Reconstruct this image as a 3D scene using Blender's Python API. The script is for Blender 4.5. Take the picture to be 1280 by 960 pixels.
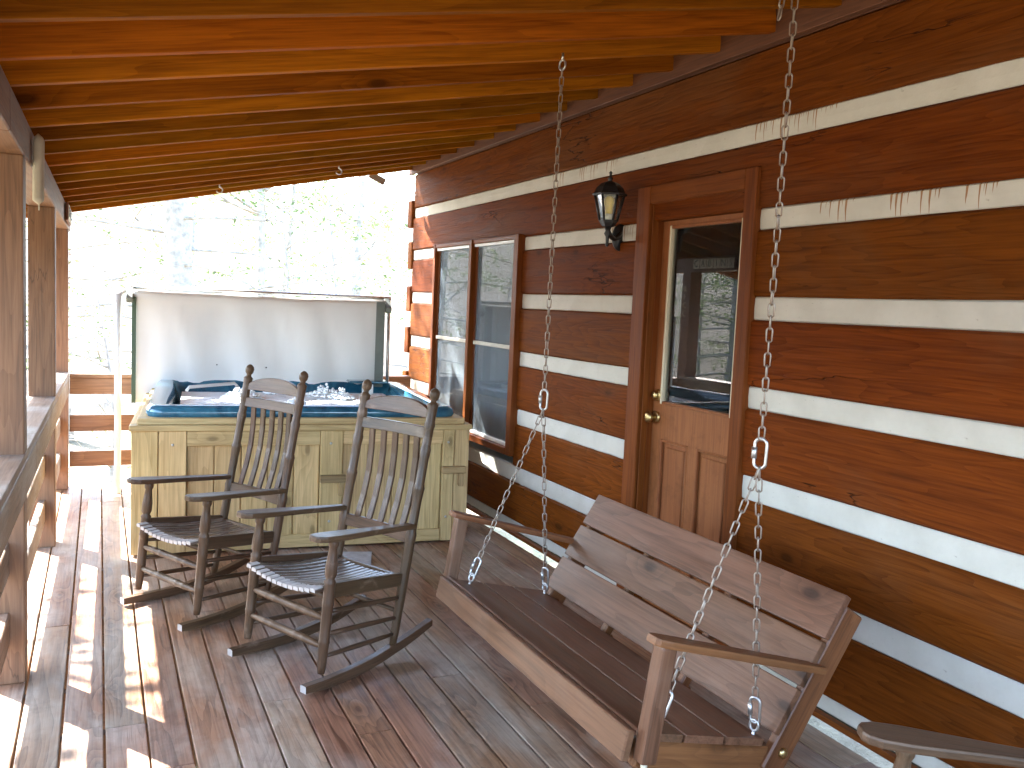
import bpy, bmesh, math, random
from mathutils import Vector, Matrix, noise

# ------------------------------------------------------------------ camera, light, exposure
for o in list(bpy.data.objects): bpy.data.objects.remove(o)
scene = bpy.context.scene
C = scene.collection
CAM_Z = 1.552
RC = ((0.90525, -0.42258, 0.04415), (0.00268, -0.09824, -0.99516), (0.42487, 0.90099, -0.08780))
cd = bpy.data.cameras.new('camera'); cam = bpy.data.objects.new('camera', cd); C.objects.link(cam)
cd.sensor_width = 36.0; cd.lens = 1100.0 * 36.0 / 1280.0; cd.clip_start = 0.05; cd.clip_end = 2000
r0, r1, r2 = (Vector(r).normalized() for r in RC)
M = Matrix(((r0.x, -r1.x, -r2.x, 0), (r0.y, -r1.y, -r2.y, 0), (r0.z, -r1.z, -r2.z, CAM_Z), (0, 0, 0, 1)))
cam.matrix_world = M
scene.camera = cam
scene.render.resolution_x = 1024; scene.render.resolution_y = 768

SUN_FROM = Vector((-0.72, 1.0, 1.0)).normalized()
SUN_EL = math.asin(SUN_FROM.z)
SUN_AZ = math.atan2(SUN_FROM.x, SUN_FROM.y)          # from +Y towards +X
world = bpy.data.worlds.new('World'); scene.world = world; world.use_nodes = True
wn = world.node_tree; bg = wn.nodes['Background']
sky = wn.nodes.new('ShaderNodeTexSky'); sky.sky_type = 'NISHITA'; sky.sun_disc = False
sky.sun_elevation = SUN_EL; sky.sun_rotation = SUN_AZ
sky.air_density = 1.0; sky.dust_density = 1.0; sky.ozone_density = 0.6
wn.links.new(sky.outputs[0], bg.inputs[0]); bg.inputs[1].default_value = 0.15
ld = bpy.data.lights.new('sun', 'SUN'); ld.energy = 4.0; ld.angle = math.radians(0.6); ld.color = (1.0, 0.98, 0.95)
sun = bpy.data.objects.new('sun', ld); C.objects.link(sun)
sun.rotation_euler = SUN_FROM.to_track_quat('Z', 'Y').to_euler(); sun.location = SUN_FROM * 40
scene.view_settings.view_transform = 'Standard'; scene.view_settings.look = 'None'
scene.view_settings.exposure = 4.12; scene.view_settings.gamma = 1.0
scene.render.engine = 'CYCLES'
scene.cycles.max_bounces = 8; scene.cycles.diffuse_bounces = 5; scene.cycles.glossy_bounces = 3; scene.cycles.transparent_max_bounces = 12

# ------------------------------------------------------------------ measures (metres; X to the cabin wall, Y along it, Z up)
W = 2.565                       # face of the cabin wall
GAP0, PITCH = -0.2534, 0.137    # deck board joints
DECK_END = 7.66
def rail_x(y): return -0.255 + (y - 3.87) * 0.0125
def beam_top(y): return 2.180 - 0.0143 * (y - 3.9)
RAFT_WALL_Z = 2.735
CHINK = [(2.300, 2.390), (1.928, 2.018), (1.540, 1.639), (1.152, 1.251), (0.752, 0.858), (0.357, 0.467), (0.026, 0.092)]
rnd = random.Random(7)

# ------------------------------------------------------------------ materials
def nodes_of(name):
    m = bpy.data.materials.new(name); m.use_nodes = True
    return m, m.node_tree, m.node_tree.nodes['Principled BSDF']
class G:
    def __init__(s, nt): s.nt = nt
    def n(s, t, **kw):
        nd = s.nt.nodes.new(t)
        for k, v in kw.items(): setattr(nd, k, v)
        return nd
    def link(s, a, b): s.nt.links.new(a, b)
    def put(s, v, sock):
        if v is None: return
        if hasattr(v, 'is_output'): s.link(v, sock)
        else: sock.default_value = v
    def math(s, op, a, b=None, clamp=False):
        nd = s.n('ShaderNodeMath', operation=op, use_clamp=clamp); s.put(a, nd.inputs[0]); s.put(b, nd.inputs[1]); return nd.outputs[0]
    def vmath(s, op, a, b): 
        nd = s.n('ShaderNodeVectorMath', operation=op); s.put(a, nd.inputs[0]); s.put(b, nd.inputs[1]); return nd.outputs[0]
    def mix(s, f, a, b, mode='MIX'):
        nd = s.n('ShaderNodeMix', data_type='RGBA', blend_type=mode)
        s.put(f, nd.inputs[0]); s.put(a, nd.inputs[6]); s.put(b, nd.inputs[7]); return nd.outputs[2]
    def ramp(s, v, lo, hi, a=0.0, b=1.0):
        nd = s.n('ShaderNodeMapRange', clamp=True); s.put(v, nd.inputs[0])
        for i, x in enumerate((lo, hi, a, b)): nd.inputs[i + 1].default_value = x
        return nd.outputs[0]
    def noise(s, vec, scale, detail=4, rough=0.55, dist=0.0):
        nd = s.n('ShaderNodeTexNoise'); s.put(vec, nd.inputs['Vector']); nd.inputs['Scale'].default_value = scale
        nd.inputs['Detail'].default_value = detail; nd.inputs['Roughness'].default_value = rough; nd.inputs['Distortion'].default_value = dist
        return nd.outputs[0]
def rgb(c): return (c[0], c[1], c[2], 1.0)

def wood(name, dark, light, rough=0.5, grain=1.0, figure=0.5, knots=0.6, knot_scale=1.0, var=0.25, bump=0.25,
         worn=None, worn_lo=0.45, worn_hi=0.65, worn_scale=2.0, cracks=0.0, spec=0.4, wave=7.0, coat=0.0, dirt=0.0):
    """grain runs along the object's local Y axis"""
    m, nt, b = nodes_of(name); g = G(nt)
    tc = g.n('ShaderNodeTexCoord').outputs['Object']
    oi = g.n('ShaderNodeObjectInfo').outputs['Random']
    off = g.n('ShaderNodeCombineXYZ'); g.link(g.math('MULTIPLY', oi, 31.7), off.inputs[0]); g.link(g.math('MULTIPLY', oi, 57.3), off.inputs[1]); g.link(g.math('MULTIPLY', oi, 13.1), off.inputs[2])
    co = g.vmath('ADD', tc, off.outputs[0])
    # knots
    vo = g.n('ShaderNodeTexVoronoi', voronoi_dimensions='2D'); vo.inputs['Scale'].default_value = 1.0
    sk = g.n('ShaderNodeSeparateXYZ'); g.link(co, sk.inputs[0]); ck2 = g.n('ShaderNodeCombineXYZ')
    g.link(g.math('MULTIPLY', g.math('ADD', sk.outputs[0], sk.outputs[2]), 4.2 * knot_scale), ck2.inputs[0]); g.link(g.math('MULTIPLY', sk.outputs[1], 1.9 * knot_scale), ck2.inputs[1])
    g.link(ck2.outputs[0], vo.inputs['Vector'])
    kgate = g.n('ShaderNodeSeparateColor'); g.link(vo.outputs['Color'], kgate.inputs[0])
    kd = g.math('ADD', vo.outputs['Distance'], g.ramp(kgate.outputs[0], 0.38, 0.42, 0.0, 1.0))
    kd = g.math('ADD', kd, g.math('MULTIPLY', kgate.outputs[1], 0.03))
    bulge = g.ramp(kd, 0.0, 0.42, 1.0, 0.0)
    bulge = g.math('MULTIPLY', bulge, bulge)
    # figure: growth ring bands swept along the length, pushed aside by the knots
    fc = g.vmath('MULTIPLY', co, (1.0, 0.10, 1.0))
    wob = g.noise(fc, 5.0, 3, 0.5)
    ph = g.math('ADD', g.math('MULTIPLY', wob, wave), g.math('MULTIPLY', bulge, 1.3))
    sx = g.n('ShaderNodeSeparateXYZ'); g.link(co, sx.inputs[0])
    ph = g.math('ADD', ph, g.math('MULTIPLY', g.math('ADD', sx.outputs[0], sx.outputs[2]), 5.0))
    ring = g.math('FRACT', g.math('MULTIPLY', ph, 2.2))
    ring = g.math('POWER', ring, 1.8)
    # fine streaks
    st = g.noise(g.vmath('MULTIPLY', co, (1.0, 0.028, 1.0)), 120.0, 5, 0.6)
    st2 = g.noise(g.vmath('MULTIPLY', co, (1.0, 0.06, 1.0)), 26.0, 4, 0.6)
    f = g.math('ADD', g.math('MULTIPLY', g.ramp(st, 0.36, 0.64), 0.5 * grain), g.math('MULTIPLY', g.ramp(st2, 0.34, 0.66), 0.5 * grain))
    f = g.math('SUBTRACT', g.math('ADD', f, 0.25), g.math('MULTIPLY', ring, 0.75 * figure), clamp=True)
    col = g.mix(f, rgb(dark), rgb(light))
    if knots > 0:
        core = g.ramp(kd, 0.045, 0.085, knots, 0.0)
        halo = g.ramp(kd, 0.07, 0.22, knots * 0.45, 0.0)
        col = g.mix(halo, col, rgb([c * 0.75 for c in dark]))
        col = g.mix(core, col, rgb([c * 0.35 for c in dark]))
    if worn is not None:
        geo = g.n('ShaderNodeNewGeometry').outputs['Position']
        wv = g.noise(g.vmath('MULTIPLY', geo, (1.0, 0.45, 1.0)), worn_scale, 6, 0.62, 0.4)
        wf = g.ramp(wv, worn_lo, worn_hi)
        wf = g.math('MULTIPLY', wf, g.ramp(st2, 0.25, 0.6, 0.55, 1.0))
        col = g.mix(wf, col, g.mix(f, rgb([c * 0.7 for c in worn]), rgb(worn)))
    if cracks > 0:
        cn = g.noise(g.vmath('MULTIPLY', co, (1.0, 0.16, 1.0)), 4.2, 5, 0.55)
        ck = g.ramp(g.math('ABSOLUTE', g.math('SUBTRACT', cn, 0.5)), 0.0, 0.006, 1.0, 0.0)
        gate = g.ramp(g.noise(co, 0.9, 1), 0.54, 0.60)
        ck = g.math('MULTIPLY', g.math('MULTIPLY', ck, gate), cracks)
        col = g.mix(ck, col, rgb([c * 0.15 for c in dark]))
    if dirt > 0:
        dn = g.noise(co, 9.0, 6, 0.7)
        col = g.mix(g.ramp(dn, 0.52, 0.75, 0.0, dirt), col, rgb([c * 0.45 for c in dark]))
    hv = g.n('ShaderNodeHueSaturation')
    wn_ = g.n('ShaderNodeTexWhiteNoise', noise_dimensions='1D'); g.link(g.math('MULTIPLY', oi, 91.0), wn_.inputs['W'])
    g.link(g.ramp(wn_.outputs['Value'], 0, 1, 1 - var, 1 + var), hv.inputs['Value'])
    wn2 = g.n('ShaderNodeTexWhiteNoise', noise_dimensions='1D'); g.link(g.math('MULTIPLY', oi, 17.0), wn2.inputs['W'])
    g.link(g.ramp(wn2.outputs['Value'], 0, 1, 0.5 - 0.05 * var, 0.5 + 0.05 * var), hv.inputs['Hue'])
    g.link(col, hv.inputs['Color']); g.link(hv.outputs[0], b.inputs['Base Color'])
    rr = g.math('ADD', g.math('MULTIPLY', g.ramp(st2, 0.3, 0.7), 0.16), rough - 0.08)
    g.link(rr, b.inputs['Roughness']); b.inputs['Specular IOR Level'].default_value = spec
    b.inputs['Coat Weight'].default_value = coat; b.inputs['Coat Roughness'].default_value = 0.3
    bp = g.n('ShaderNodeBump'); bp.inputs['Strength'].default_value = bump; bp.inputs['Distance'].default_value = 0.004
    h = g.math('ADD', g.math('MULTIPLY', st, 0.6), g.math('MULTIPLY', ring, -0.35))
    if cracks > 0: h = g.math('SUBTRACT', h, g.math('MULTIPLY', ck, 1.5))
    g.link(h, bp.inputs['Height']); g.link(bp.outputs[0], b.inputs['Normal'])
    return m

def plain(name, col, rough=0.5, metal=0.0, spec=0.5, mottle=0.0, mscale=8.0, bump=0.0, bscale=60.0, col2=None):
    m, nt, b = nodes_of(name); g = G(nt)
    b.inputs['Roughness'].default_value = rough; b.inputs['Metallic'].default_value = metal; b.inputs['Specular IOR Level'].default_value = spec
    b.inputs['Base Color'].default_value = rgb(col)
    tc = g.n('ShaderNodeTexCoord').outputs['Object']
    if mottle > 0:
        nv = g.ramp(g.noise(tc, mscale, 6, 0.65), 0.35, 0.7)
        g.link(g.mix(g.math('MULTIPLY', nv, mottle), rgb(col), rgb(col2 or [c * 0.4 for c in col])), b.inputs['Base Color'])
        g.link(g.ramp(nv, 0, 1, rough, min(1, rough + 0.2)), b.inputs['Roughness'])
    if bump > 0:
        bp = g.n('ShaderNodeBump'); bp.inputs['Strength'].default_value = bump; bp.inputs['Distance'].default_value = 0.004
        g.link(g.noise(tc, bscale, 5, 0.6), bp.inputs['Height']); g.link(bp.outputs[0], b.inputs['Normal'])
    return m

MT = {}
MT['deck'] = wood('deck_wood', (0.150, 0.072, 0.038), (0.37, 0.195, 0.108), rough=0.42, figure=0.8, grain=1.15, knots=0.6, var=0.16, bump=0.6,
                  worn=(0.47, 0.370, 0.285), worn_lo=0.41, worn_hi=0.60, worn_scale=2.6, dirt=0.35, spec=0.22, wave=5.0)
MT['rafter'] = wood('rafter_wood', (0.120, 0.034, 0.002), (0.325, 0.108, 0.005), rough=0.65, spec=0.05, figure=0.35, knots=0.7, knot_scale=0.8, var=0.30, bump=0.2, grain=0.9, wave=4.5)
MT['log'] = wood('hewn_log_wood', (0.082, 0.0185, 0.0022), (0.172, 0.0430, 0.0052), rough=0.6, spec=0.05, figure=0.55, grain=0.95, knots=0.6, knot_scale=0.75, var=0.12, bump=0.6,
                 cracks=0.9, wave=9.0, worn=(0.155, 0.066, 0.026), worn_lo=0.50, worn_hi=0.78, worn_scale=1.2)
MT['ledger'] = wood('ledger_wood', (0.07, 0.022, 0.010), (0.14, 0.050, 0.022), rough=0.6, figure=0.4, var=0.1)
MT['post'] = wood('post_wood', (0.10, 0.045, 0.022), (0.23, 0.115, 0.060), rough=0.55, figure=0.4, knots=0.5, var=0.12, cracks=0.5)
MT['rail'] = wood('rail_wood', (0.12, 0.065, 0.035), (0.28, 0.18, 0.11), rough=0.6, figure=0.4, knots=0.5, var=0.15,
                  worn=(0.36, 0.31, 0.25), worn_lo=0.45, worn_hi=0.62, worn_scale=3.0)
MT['trim'] = wood('trim_wood', (0.085, 0.021, 0.004), (0.185, 0.052, 0.010), rough=0.5, spec=0.12, figure=0.25, knots=0.0, var=0.08, bump=0.15, wave=3.0)
MT['door'] = wood('door_wood', (0.175, 0.056, 0.019), (0.29, 0.103, 0.037), rough=0.48, spec=0.2, figure=0.15, knots=0.0, var=0.05, bump=0.12, dirt=0.45, wave=2.0)
MT['pine'] = wood('treated_pine', (0.40, 0.265, 0.100), (0.68, 0.495, 0.235), rough=0.6, figure=0.45, knots=0.6, knot_scale=0.9, var=0.12, bump=0.2, wave=4.0, dirt=0.12)
MT['chair'] = wood('chair_wood', (0.040, 0.022, 0.011), (0.115, 0.066, 0.036), rough=0.36, figure=0.2, knots=0.0, var=0.15, bump=0.2,
                   worn=(0.25, 0.17, 0.115), worn_lo=0.60, worn_hi=0.74, worn_scale=9.0, spec=0.28)
MT['seat'] = wood('sheen_paled_seat_wood', (0.060, 0.040, 0.027), (0.19, 0.135, 0.098), rough=0.28, figure=0.2, knots=0.0, var=0.12, bump=0.2, spec=0.6)  # paler than the chair wood: the seat's sheen is put into the colour
MT['swing'] = wood('swing_wood', (0.082, 0.036, 0.018), (0.175, 0.081, 0.043), rough=0.38, figure=0.5, knots=0.8, knot_scale=0.9, var=0.12, bump=0.25,
                   worn=(0.20, 0.115, 0.075), worn_lo=0.53, worn_hi=0.72, worn_scale=2.4, spec=0.3, wave=5.0)
MT['swing_side'] = wood('swing_side_wood', (0.10, 0.036, 0.012), (0.22, 0.088, 0.030), rough=0.45, figure=0.4, knots=0.3, var=0.1)
MT['black'] = plain('black_cast_metal', (0.012, 0.012, 0.013), 0.42, spec=0.5, bump=0.15, bscale=90)
MT['steel'] = plain('galvanised_steel', (0.62, 0.61, 0.58), 0.32, metal=1.0, mottle=0.4, mscale=30)
MT['chain'] = plain('rusty_chain_steel', (0.40, 0.36, 0.31), 0.45, metal=0.85, mottle=0.85, mscale=7.0, col2=(0.20, 0.105, 0.05))
MT['brass'] = plain('aged_brass', (0.62, 0.47, 0.22), 0.25, metal=1.0, mottle=0.3, mscale=40)
MT['white'] = plain('white_paint', (0.78, 0.78, 0.75), 0.45, mottle=0.15, mscale=12)
MT['cream'] = plain('cream_paint', (0.62, 0.54, 0.38), 0.5)
MT['vinyl'] = plain('grey_vinyl', (0.74, 0.74, 0.71), 0.6, mottle=0.22, mscale=3.0, col2=(0.62, 0.615, 0.58), bump=0.12, bscale=220)
MT['vinyl_edge'] = plain('grey_green_vinyl', (0.17, 0.19, 0.165), 0.6, mottle=0.3)
MT['green'] = plain('green_strap', (0.055, 0.095, 0.06), 0.6)
MT['paper'] = plain('grey_paper', (0.60, 0.62, 0.63), 0.55, mottle=0.55, mscale=16.0, col2=(0.22, 0.23, 0.25))
MT['cloth'] = plain('cream_cloth', (0.55, 0.51, 0.40), 0.8, mottle=0.35, mscale=9.0, bump=0.3, bscale=70)
MT['screen_frame'] = plain('pale_sash_paint', (0.42, 0.38, 0.30), 0.5, mottle=0.3)
MT['curtain'] = plain('curtain_cloth', (0.30, 0.30, 0.28), 0.9)
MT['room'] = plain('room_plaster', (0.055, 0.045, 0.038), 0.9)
MT['bulb'] = plain('yellow_bulb', (0.80, 0.55, 0.03), 0.35)
MT['latch'] = wood('latch_wood', (0.22, 0.14, 0.055), (0.42, 0.29, 0.13), rough=0.6, figure=0.3, knots=0.0)
MT['label'] = plain('printed_label', (0.78, 0.78, 0.74), 0.5, mottle=0.9, mscale=70.0, col2=(0.15, 0.14, 0.12))
MT['pale_end'] = plain('pale_end_wood', (0.50, 0.46, 0.42), 0.45, mottle=0.4, mscale=20)  # paler colour for seat slat fronts and rocker tips

def chinking_mat(name, drips):
    m, nt, b = nodes_of(name); g = G(nt)
    tc = g.n('ShaderNodeTexCoord').outputs['Object']
    n1 = g.ramp(g.noise(tc, 5.0, 6, 0.6), 0.35, 0.75)
    col = g.mix(n1, (0.62, 0.60, 0.53, 1), (0.52, 0.50, 0.43, 1))
    spk = g.ramp(g.noise(g.vmath('MULTIPLY', tc, (1, 0.6, 1.4)), 38.0, 3, 0.6), 0.68, 0.74)
    col = g.mix(g.math('MULTIPLY', spk, 0.5), col, (0.22, 0.18, 0.13, 1))
    if drips:
        s = g.n('ShaderNodeSeparateXYZ'); g.link(tc, s.inputs[0])
        cy = g.n('ShaderNodeCombineXYZ'); g.link(s.outputs[1], cy.inputs[1])
        reach = g.ramp(g.noise(cy.outputs[0], 85.0, 1, 0.5), 0.50, 0.66)
        gate = None
        for yc_, hw_ in ((1.46, .10), (1.10, .13), (0.84, .07), (-0.55, .3)):
            b_ = g.ramp(g.math('ABSOLUTE', g.math('SUBTRACT', s.outputs[1], yc_)), hw_ * .6, hw_, 1.0, 0.0)
            gate = b_ if gate is None else g.math('MAXIMUM', gate, b_)
        reach = g.math('MULTIPLY', reach, gate)
        depth = g.ramp(s.outputs[2], -0.045, 0.045, 1.0, 0.0)     # 0 at the top edge
        d = g.math('MULTIPLY', g.ramp(g.math('SUBTRACT', reach, depth), 0.0, 0.10), 0.9)
        col = g.mix(d, col, (0.30, 0.135, 0.04, 1))
    g.link(col, b.inputs['Base Color']); b.inputs['Roughness'].default_value = 0.85
    bp = g.n('ShaderNodeBump'); bp.inputs['Strength'].default_value = 0.35; bp.inputs['Distance'].default_value = 0.006
    g.link(g.noise(tc, 28.0, 6, 0.65), bp.inputs['Height']); g.link(bp.outputs[0], b.inputs['Normal'])
    return m
MT['chink'] = chinking_mat('chinking_mortar', False)
MT['chink_drip'] = chinking_mat('chinking_mortar_with_stain_drips', True)

def glass_mat(name, tint, haze, hazecol, refl=1.9):
    """thin pane: clear with a mirror coat, and a little dust or screen mesh over it"""
    m, nt, b = nodes_of(name); g = G(nt); nt.nodes.remove(b)
    out = nt.nodes['Material Output']
    tr = g.n('ShaderNodeBsdfTransparent'); tr.inputs[0].default_value = rgb(tint)
    gl = g.n('ShaderNodeBsdfGlossy'); gl.inputs['Roughness'].default_value = 0.004
    fr = g.n('ShaderNodeFresnel'); fr.inputs['IOR'].default_value = 1.6
    ff = g.math('MULTIPLY', fr.outputs[0], refl, clamp=True)
    mx = g.n('ShaderNodeMixShader'); g.link(ff, mx.inputs[0]); g.link(tr.outputs[0], mx.inputs[1]); g.link(gl.outputs[0], mx.inputs[2])
    df = g.n('ShaderNodeBsdfDiffuse'); df.inputs[0].default_value = rgb(hazecol)
    m2 = g.n('ShaderNodeMixShader')
    tc = g.n('ShaderNodeTexCoord').outputs['Object']
    hz = g.ramp(g.noise(tc, 3.0, 5, 0.6), 0.3, 0.8, haze * 0.7, haze * 1.3)
    g.link(hz, m2.inputs[0]); g.link(mx.outputs[0], m2.inputs[1]); g.link(df.outputs[0], m2.inputs[2])
    g.link(m2.outputs[0], out.inputs['Surface'])
    return m
MT['glass'] = glass_mat('door_glass', (0.9, 0.93, 0.92), 0.015, (0.4, 0.42, 0.42), 1.15)
MT['screen'] = glass_mat('screened_window_glass', (0.75, 0.78, 0.80), 0.42, (0.20, 0.235, 0.26), 0.8)
MT['lamp_glass'] = glass_mat('lantern_glass', (0.92, 0.92, 0.90), 0.06, (0.7, 0.68, 0.62), 1.0)
def acrylic():
    m, nt, b = nodes_of('marbled_blue_acrylic'); g = G(nt)
    tc = g.n('ShaderNodeTexCoord').outputs['Object']
    f = g.ramp(g.noise(tc, 6.0, 6, 0.6, 1.2), 0.35, 0.7)
    g.link(g.mix(f, (0.010, 0.065, 0.115, 1), (0.05, 0.19, 0.26, 1)), b.inputs['Base Color'])
    b.inputs['Roughness'].default_value = 0.12; b.inputs['Coat Weight'].default_value = 0.5; b.inputs['Coat Roughness'].default_value = 0.05
    return m
MT['acrylic'] = acrylic()
def water():
    m, nt, b = nodes_of('foaming_water'); g = G(nt)
    tc = g.n('ShaderNodeTexCoord').outputs['Object']
    f = g.ramp(g.noise(tc, 5.0, 7, 0.65, 0.6), 0.22, 0.42)
    g.link(g.mix(f, (0.10, 0.26, 0.33, 1), (0.82, 0.86, 0.87, 1)), b.inputs['Base Color'])
    g.link(g.ramp(f, 0, 1, 0.05, 0.6), b.inputs['Roughness'])
    bp = g.n('ShaderNodeBump'); bp.inputs['Strength'].default_value = 0.6; bp.inputs['Distance'].default_value = 0.02
    g.link(g.noise(tc, 22.0, 5, 0.6), bp.inputs['Height']); g.link(bp.outputs[0], b.inputs['Normal'])
    return m
MT['water'] = water()
MT['foam'] = plain('white_foam', (0.85, 0.88, 0.89), 0.7)
def leafy(name, c1, c2, trans=0.45):
    m, nt, b = nodes_of(name); g = G(nt); out = nt.nodes['Material Output']
    geo = g.n('ShaderNodeNewGeometry')
    n1 = g.ramp(g.noise(geo.outputs['Position'], 1.4, 3), 0.3, 0.7)
    col = g.mix(n1, rgb(c1), rgb(c2))
    g.link(col, b.inputs['Base Color']); b.inputs['Roughness'].default_value = 0.6
    t = g.n('ShaderNodeBsdfTranslucent'); g.link(col, t.inputs[0])
    mx = g.n('ShaderNodeMixShader'); mx.inputs[0].default_value = trans
    g.link(b.outputs[0], mx.inputs[1]); g.link(t.outputs[0], mx.inputs[2]); g.link(mx.outputs[0], out.inputs['Surface'])
    return m
MT['needles'] = leafy('hemlock_needles', (0.09, 0.13, 0.05), (0.17, 0.22, 0.09))
MT['spring'] = leafy('young_spring_leaves', (0.14, 0.19, 0.06), (0.24, 0.29, 0.11), 0.5)
MT['bark'] = plain('grey_bark', (0.44, 0.40, 0.35), 0.9, mottle=0.9, mscale=9.0, bump=0.8, bscale=14)
def ground_mat():
    m, nt, b = nodes_of('leaf_litter'); g = G(nt)
    tc = g.n('ShaderNodeTexCoord').outputs['Object']
    a = g.ramp(g.noise(tc, 0.35, 5), 0.35, 0.65); d = g.ramp(g.noise(tc, 9.0, 7, 0.7), 0.3, 0.7)
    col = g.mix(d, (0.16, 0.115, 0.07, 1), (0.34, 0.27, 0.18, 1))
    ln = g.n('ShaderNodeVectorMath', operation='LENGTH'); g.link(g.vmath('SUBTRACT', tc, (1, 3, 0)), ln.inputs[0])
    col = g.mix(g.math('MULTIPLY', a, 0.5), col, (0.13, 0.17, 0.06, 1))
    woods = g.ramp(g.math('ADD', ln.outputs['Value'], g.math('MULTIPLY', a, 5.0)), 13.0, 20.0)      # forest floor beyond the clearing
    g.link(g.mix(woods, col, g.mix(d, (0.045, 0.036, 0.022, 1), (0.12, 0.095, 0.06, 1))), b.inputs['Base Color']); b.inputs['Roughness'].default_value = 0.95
    bp = g.n('ShaderNodeBump'); bp.inputs['Strength'].default_value = 0.8; bp.inputs['Distance'].default_value = 0.05
    g.link(d, bp.inputs['Height']); g.link(bp.outputs[0], b.inputs['Normal'])
    return m
MT['ground'] = ground_mat()

# ------------------------------------------------------------------ shape helpers
def tag(o, label, cat=None, group=None, kind=None):
    if label: o['label'] = label
    if cat: o['category'] = cat
    if group: o['group'] = group
    if kind: o['kind'] = kind
    return o
def thing(name, label, cat, loc=(0, 0, 0), rz=0.0, group=None):
    o = bpy.data.objects.new(name, None); C.objects.link(o); o.empty_display_size = 0.1
    o.location = loc; o.rotation_euler = (0, 0, rz)
    return tag(o, label, cat, group)
def link_mesh(name, bm, mat, parent=None, matrix=None, smooth=False):
    me = bpy.data.meshes.new(name); bm.normal_update(); bm.to_mesh(me); bm.free()
    me.materials.append(MT[mat] if isinstance(mat, str) else mat)
    if smooth:
        for p in me.polygons: p.use_smooth = True
    o = bpy.data.objects.new(name, me); C.objects.link(o)
    if parent: o.parent = parent
    if matrix is not None: o.matrix_local = matrix
    return o
def box_bm(sx, sy, sz, bevel=0.003, seg=1):
    bm = bmesh.new(); bmesh.ops.create_cube(bm, size=1.0)
    bmesh.ops.scale(bm, vec=(sx, sy, sz), verts=bm.verts)
    if bevel > 0:
        bmesh.ops.bevel(bm, geom=list(bm.edges), offset=min(bevel, 0.45 * min(sx, sy, sz)), segments=seg, affect='EDGES', profile=0.6)
    return bm
def frame(p0, p1, up=(0, 0, 1)):
    """matrix with local Y from p0 to p1, local Z as near `up` as it can be, origin in the middle"""
    p0, p1 = Vector(p0), Vector(p1); y = (p1 - p0).normalized(); u = Vector(up)
    if abs(y.dot(u)) > 0.98: u = Vector((1, 0, 0))
    x = y.cross(u).normalized(); z = x.cross(y)
    c = (p0 + p1) / 2
    return Matrix(((x.x, y.x, z.x, c.x), (x.y, y.y, z.y, c.y), (x.z, y.z, z.z, c.z), (0, 0, 0, 1)))
def board(name, parent, p0, p1, w, t, mat, up=(0, 0, 1), bevel=0.003, seg=1):
    """a sawn board from p0 to p1: w across, t along `up`"""
    L = (Vector(p1) - Vector(p0)).length
    return link_mesh(name, box_bm(w, L, t, bevel, seg), mat, parent, frame(p0, p1, up))
def lathe(name, parent, p0, p1, prof, mat, seg=14, up=(0, 0, 1)):
    """turned piece: prof = [(fraction along, radius)]"""
    L = (Vector(p1) - Vector(p0)).length; bm = bmesh.new(); rings = []
    for t, r in prof:
        y = (t - 0.5) * L
        rings.append([bm.verts.new((r * math.cos(a), y, r * math.sin(a))) for a in (2 * math.pi * k / seg for k in range(seg))])
    for a, b in zip(rings, rings[1:]):
        for k in range(seg): bm.faces.new((a[k], b[k], b[(k + 1) % seg], a[(k + 1) % seg]))
    bm.faces.new(rings[0]); bm.faces.new(list(reversed(rings[-1])))
    bmesh.ops.recalc_face_normals(bm, faces=bm.faces)
    o = link_mesh(name, bm, mat, parent, frame(p0, p1, up), smooth=True)
    return o
def rod(name, parent, p0, p1, r, mat, seg=10): return lathe(name, parent, p0, p1, [(0, r), (1, r)], mat, seg)
def slab(name, parent, outline, t, mat, matrix, bevel=0.004, seg=2):
    """flat piece: outline in local XY, thickness t along local Z"""
    bm = bmesh.new(); vs = [bm.verts.new((x, y, -t / 2)) for x, y in outline]
    f = bm.faces.new(vs); r = bmesh.ops.extrude_face_region(bm, geom=[f])
    bmesh.ops.translate(bm, vec=(0, 0, t), verts=[v for v in r['geom'] if isinstance(v, bmesh.types.BMVert)])
    bmesh.ops.recalc_face_normals(bm, faces=bm.faces)
    if bevel > 0:
        ed = [e for e in bm.edges if abs(e.verts[0].co.z - e.verts[1].co.z) < 1e-6]
        bmesh.ops.bevel(bm, geom=ed, offset=bevel, segments=seg, affect='EDGES', profile=0.6)
    return link_mesh(name, bm, mat, parent, matrix)
def tube_bm(bm, pts, rads, seg=8):
    rings = []
    for i, p in enumerate(pts):
        p = Vector(p); a = Vector(pts[max(i - 1, 0)]); b = Vector(pts[min(i + 1, len(pts) - 1)])
        d = (b - a).normalized(); u = Vector((0, 0, 1)) if abs(d.z) < 0.9 else Vector((1, 0, 0))
        x = d.cross(u).normalized(); z = x.cross(d)
        rings.append([bm.verts.new(p + x * (rads[i] * math.cos(t)) + z * (rads[i] * math.sin(t))) for t in (2 * math.pi * k / seg for k in range(seg))])
    for a, b in zip(rings, rings[1:]):
        for k in range(seg): bm.faces.new((a[k], b[k], b[(k + 1) % seg], a[(k + 1) % seg]))
    bm.faces.new(rings[0]); bm.faces.new(list(reversed(rings[-1])))
def tube(name, parent, pts, rads, mat, seg=8, matrix=None):
    bm = bmesh.new(); tube_bm(bm, pts, rads, seg); bmesh.ops.recalc_face_normals(bm, faces=bm.faces)
    return link_mesh(name, bm, mat, parent, matrix, smooth=True)
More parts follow.
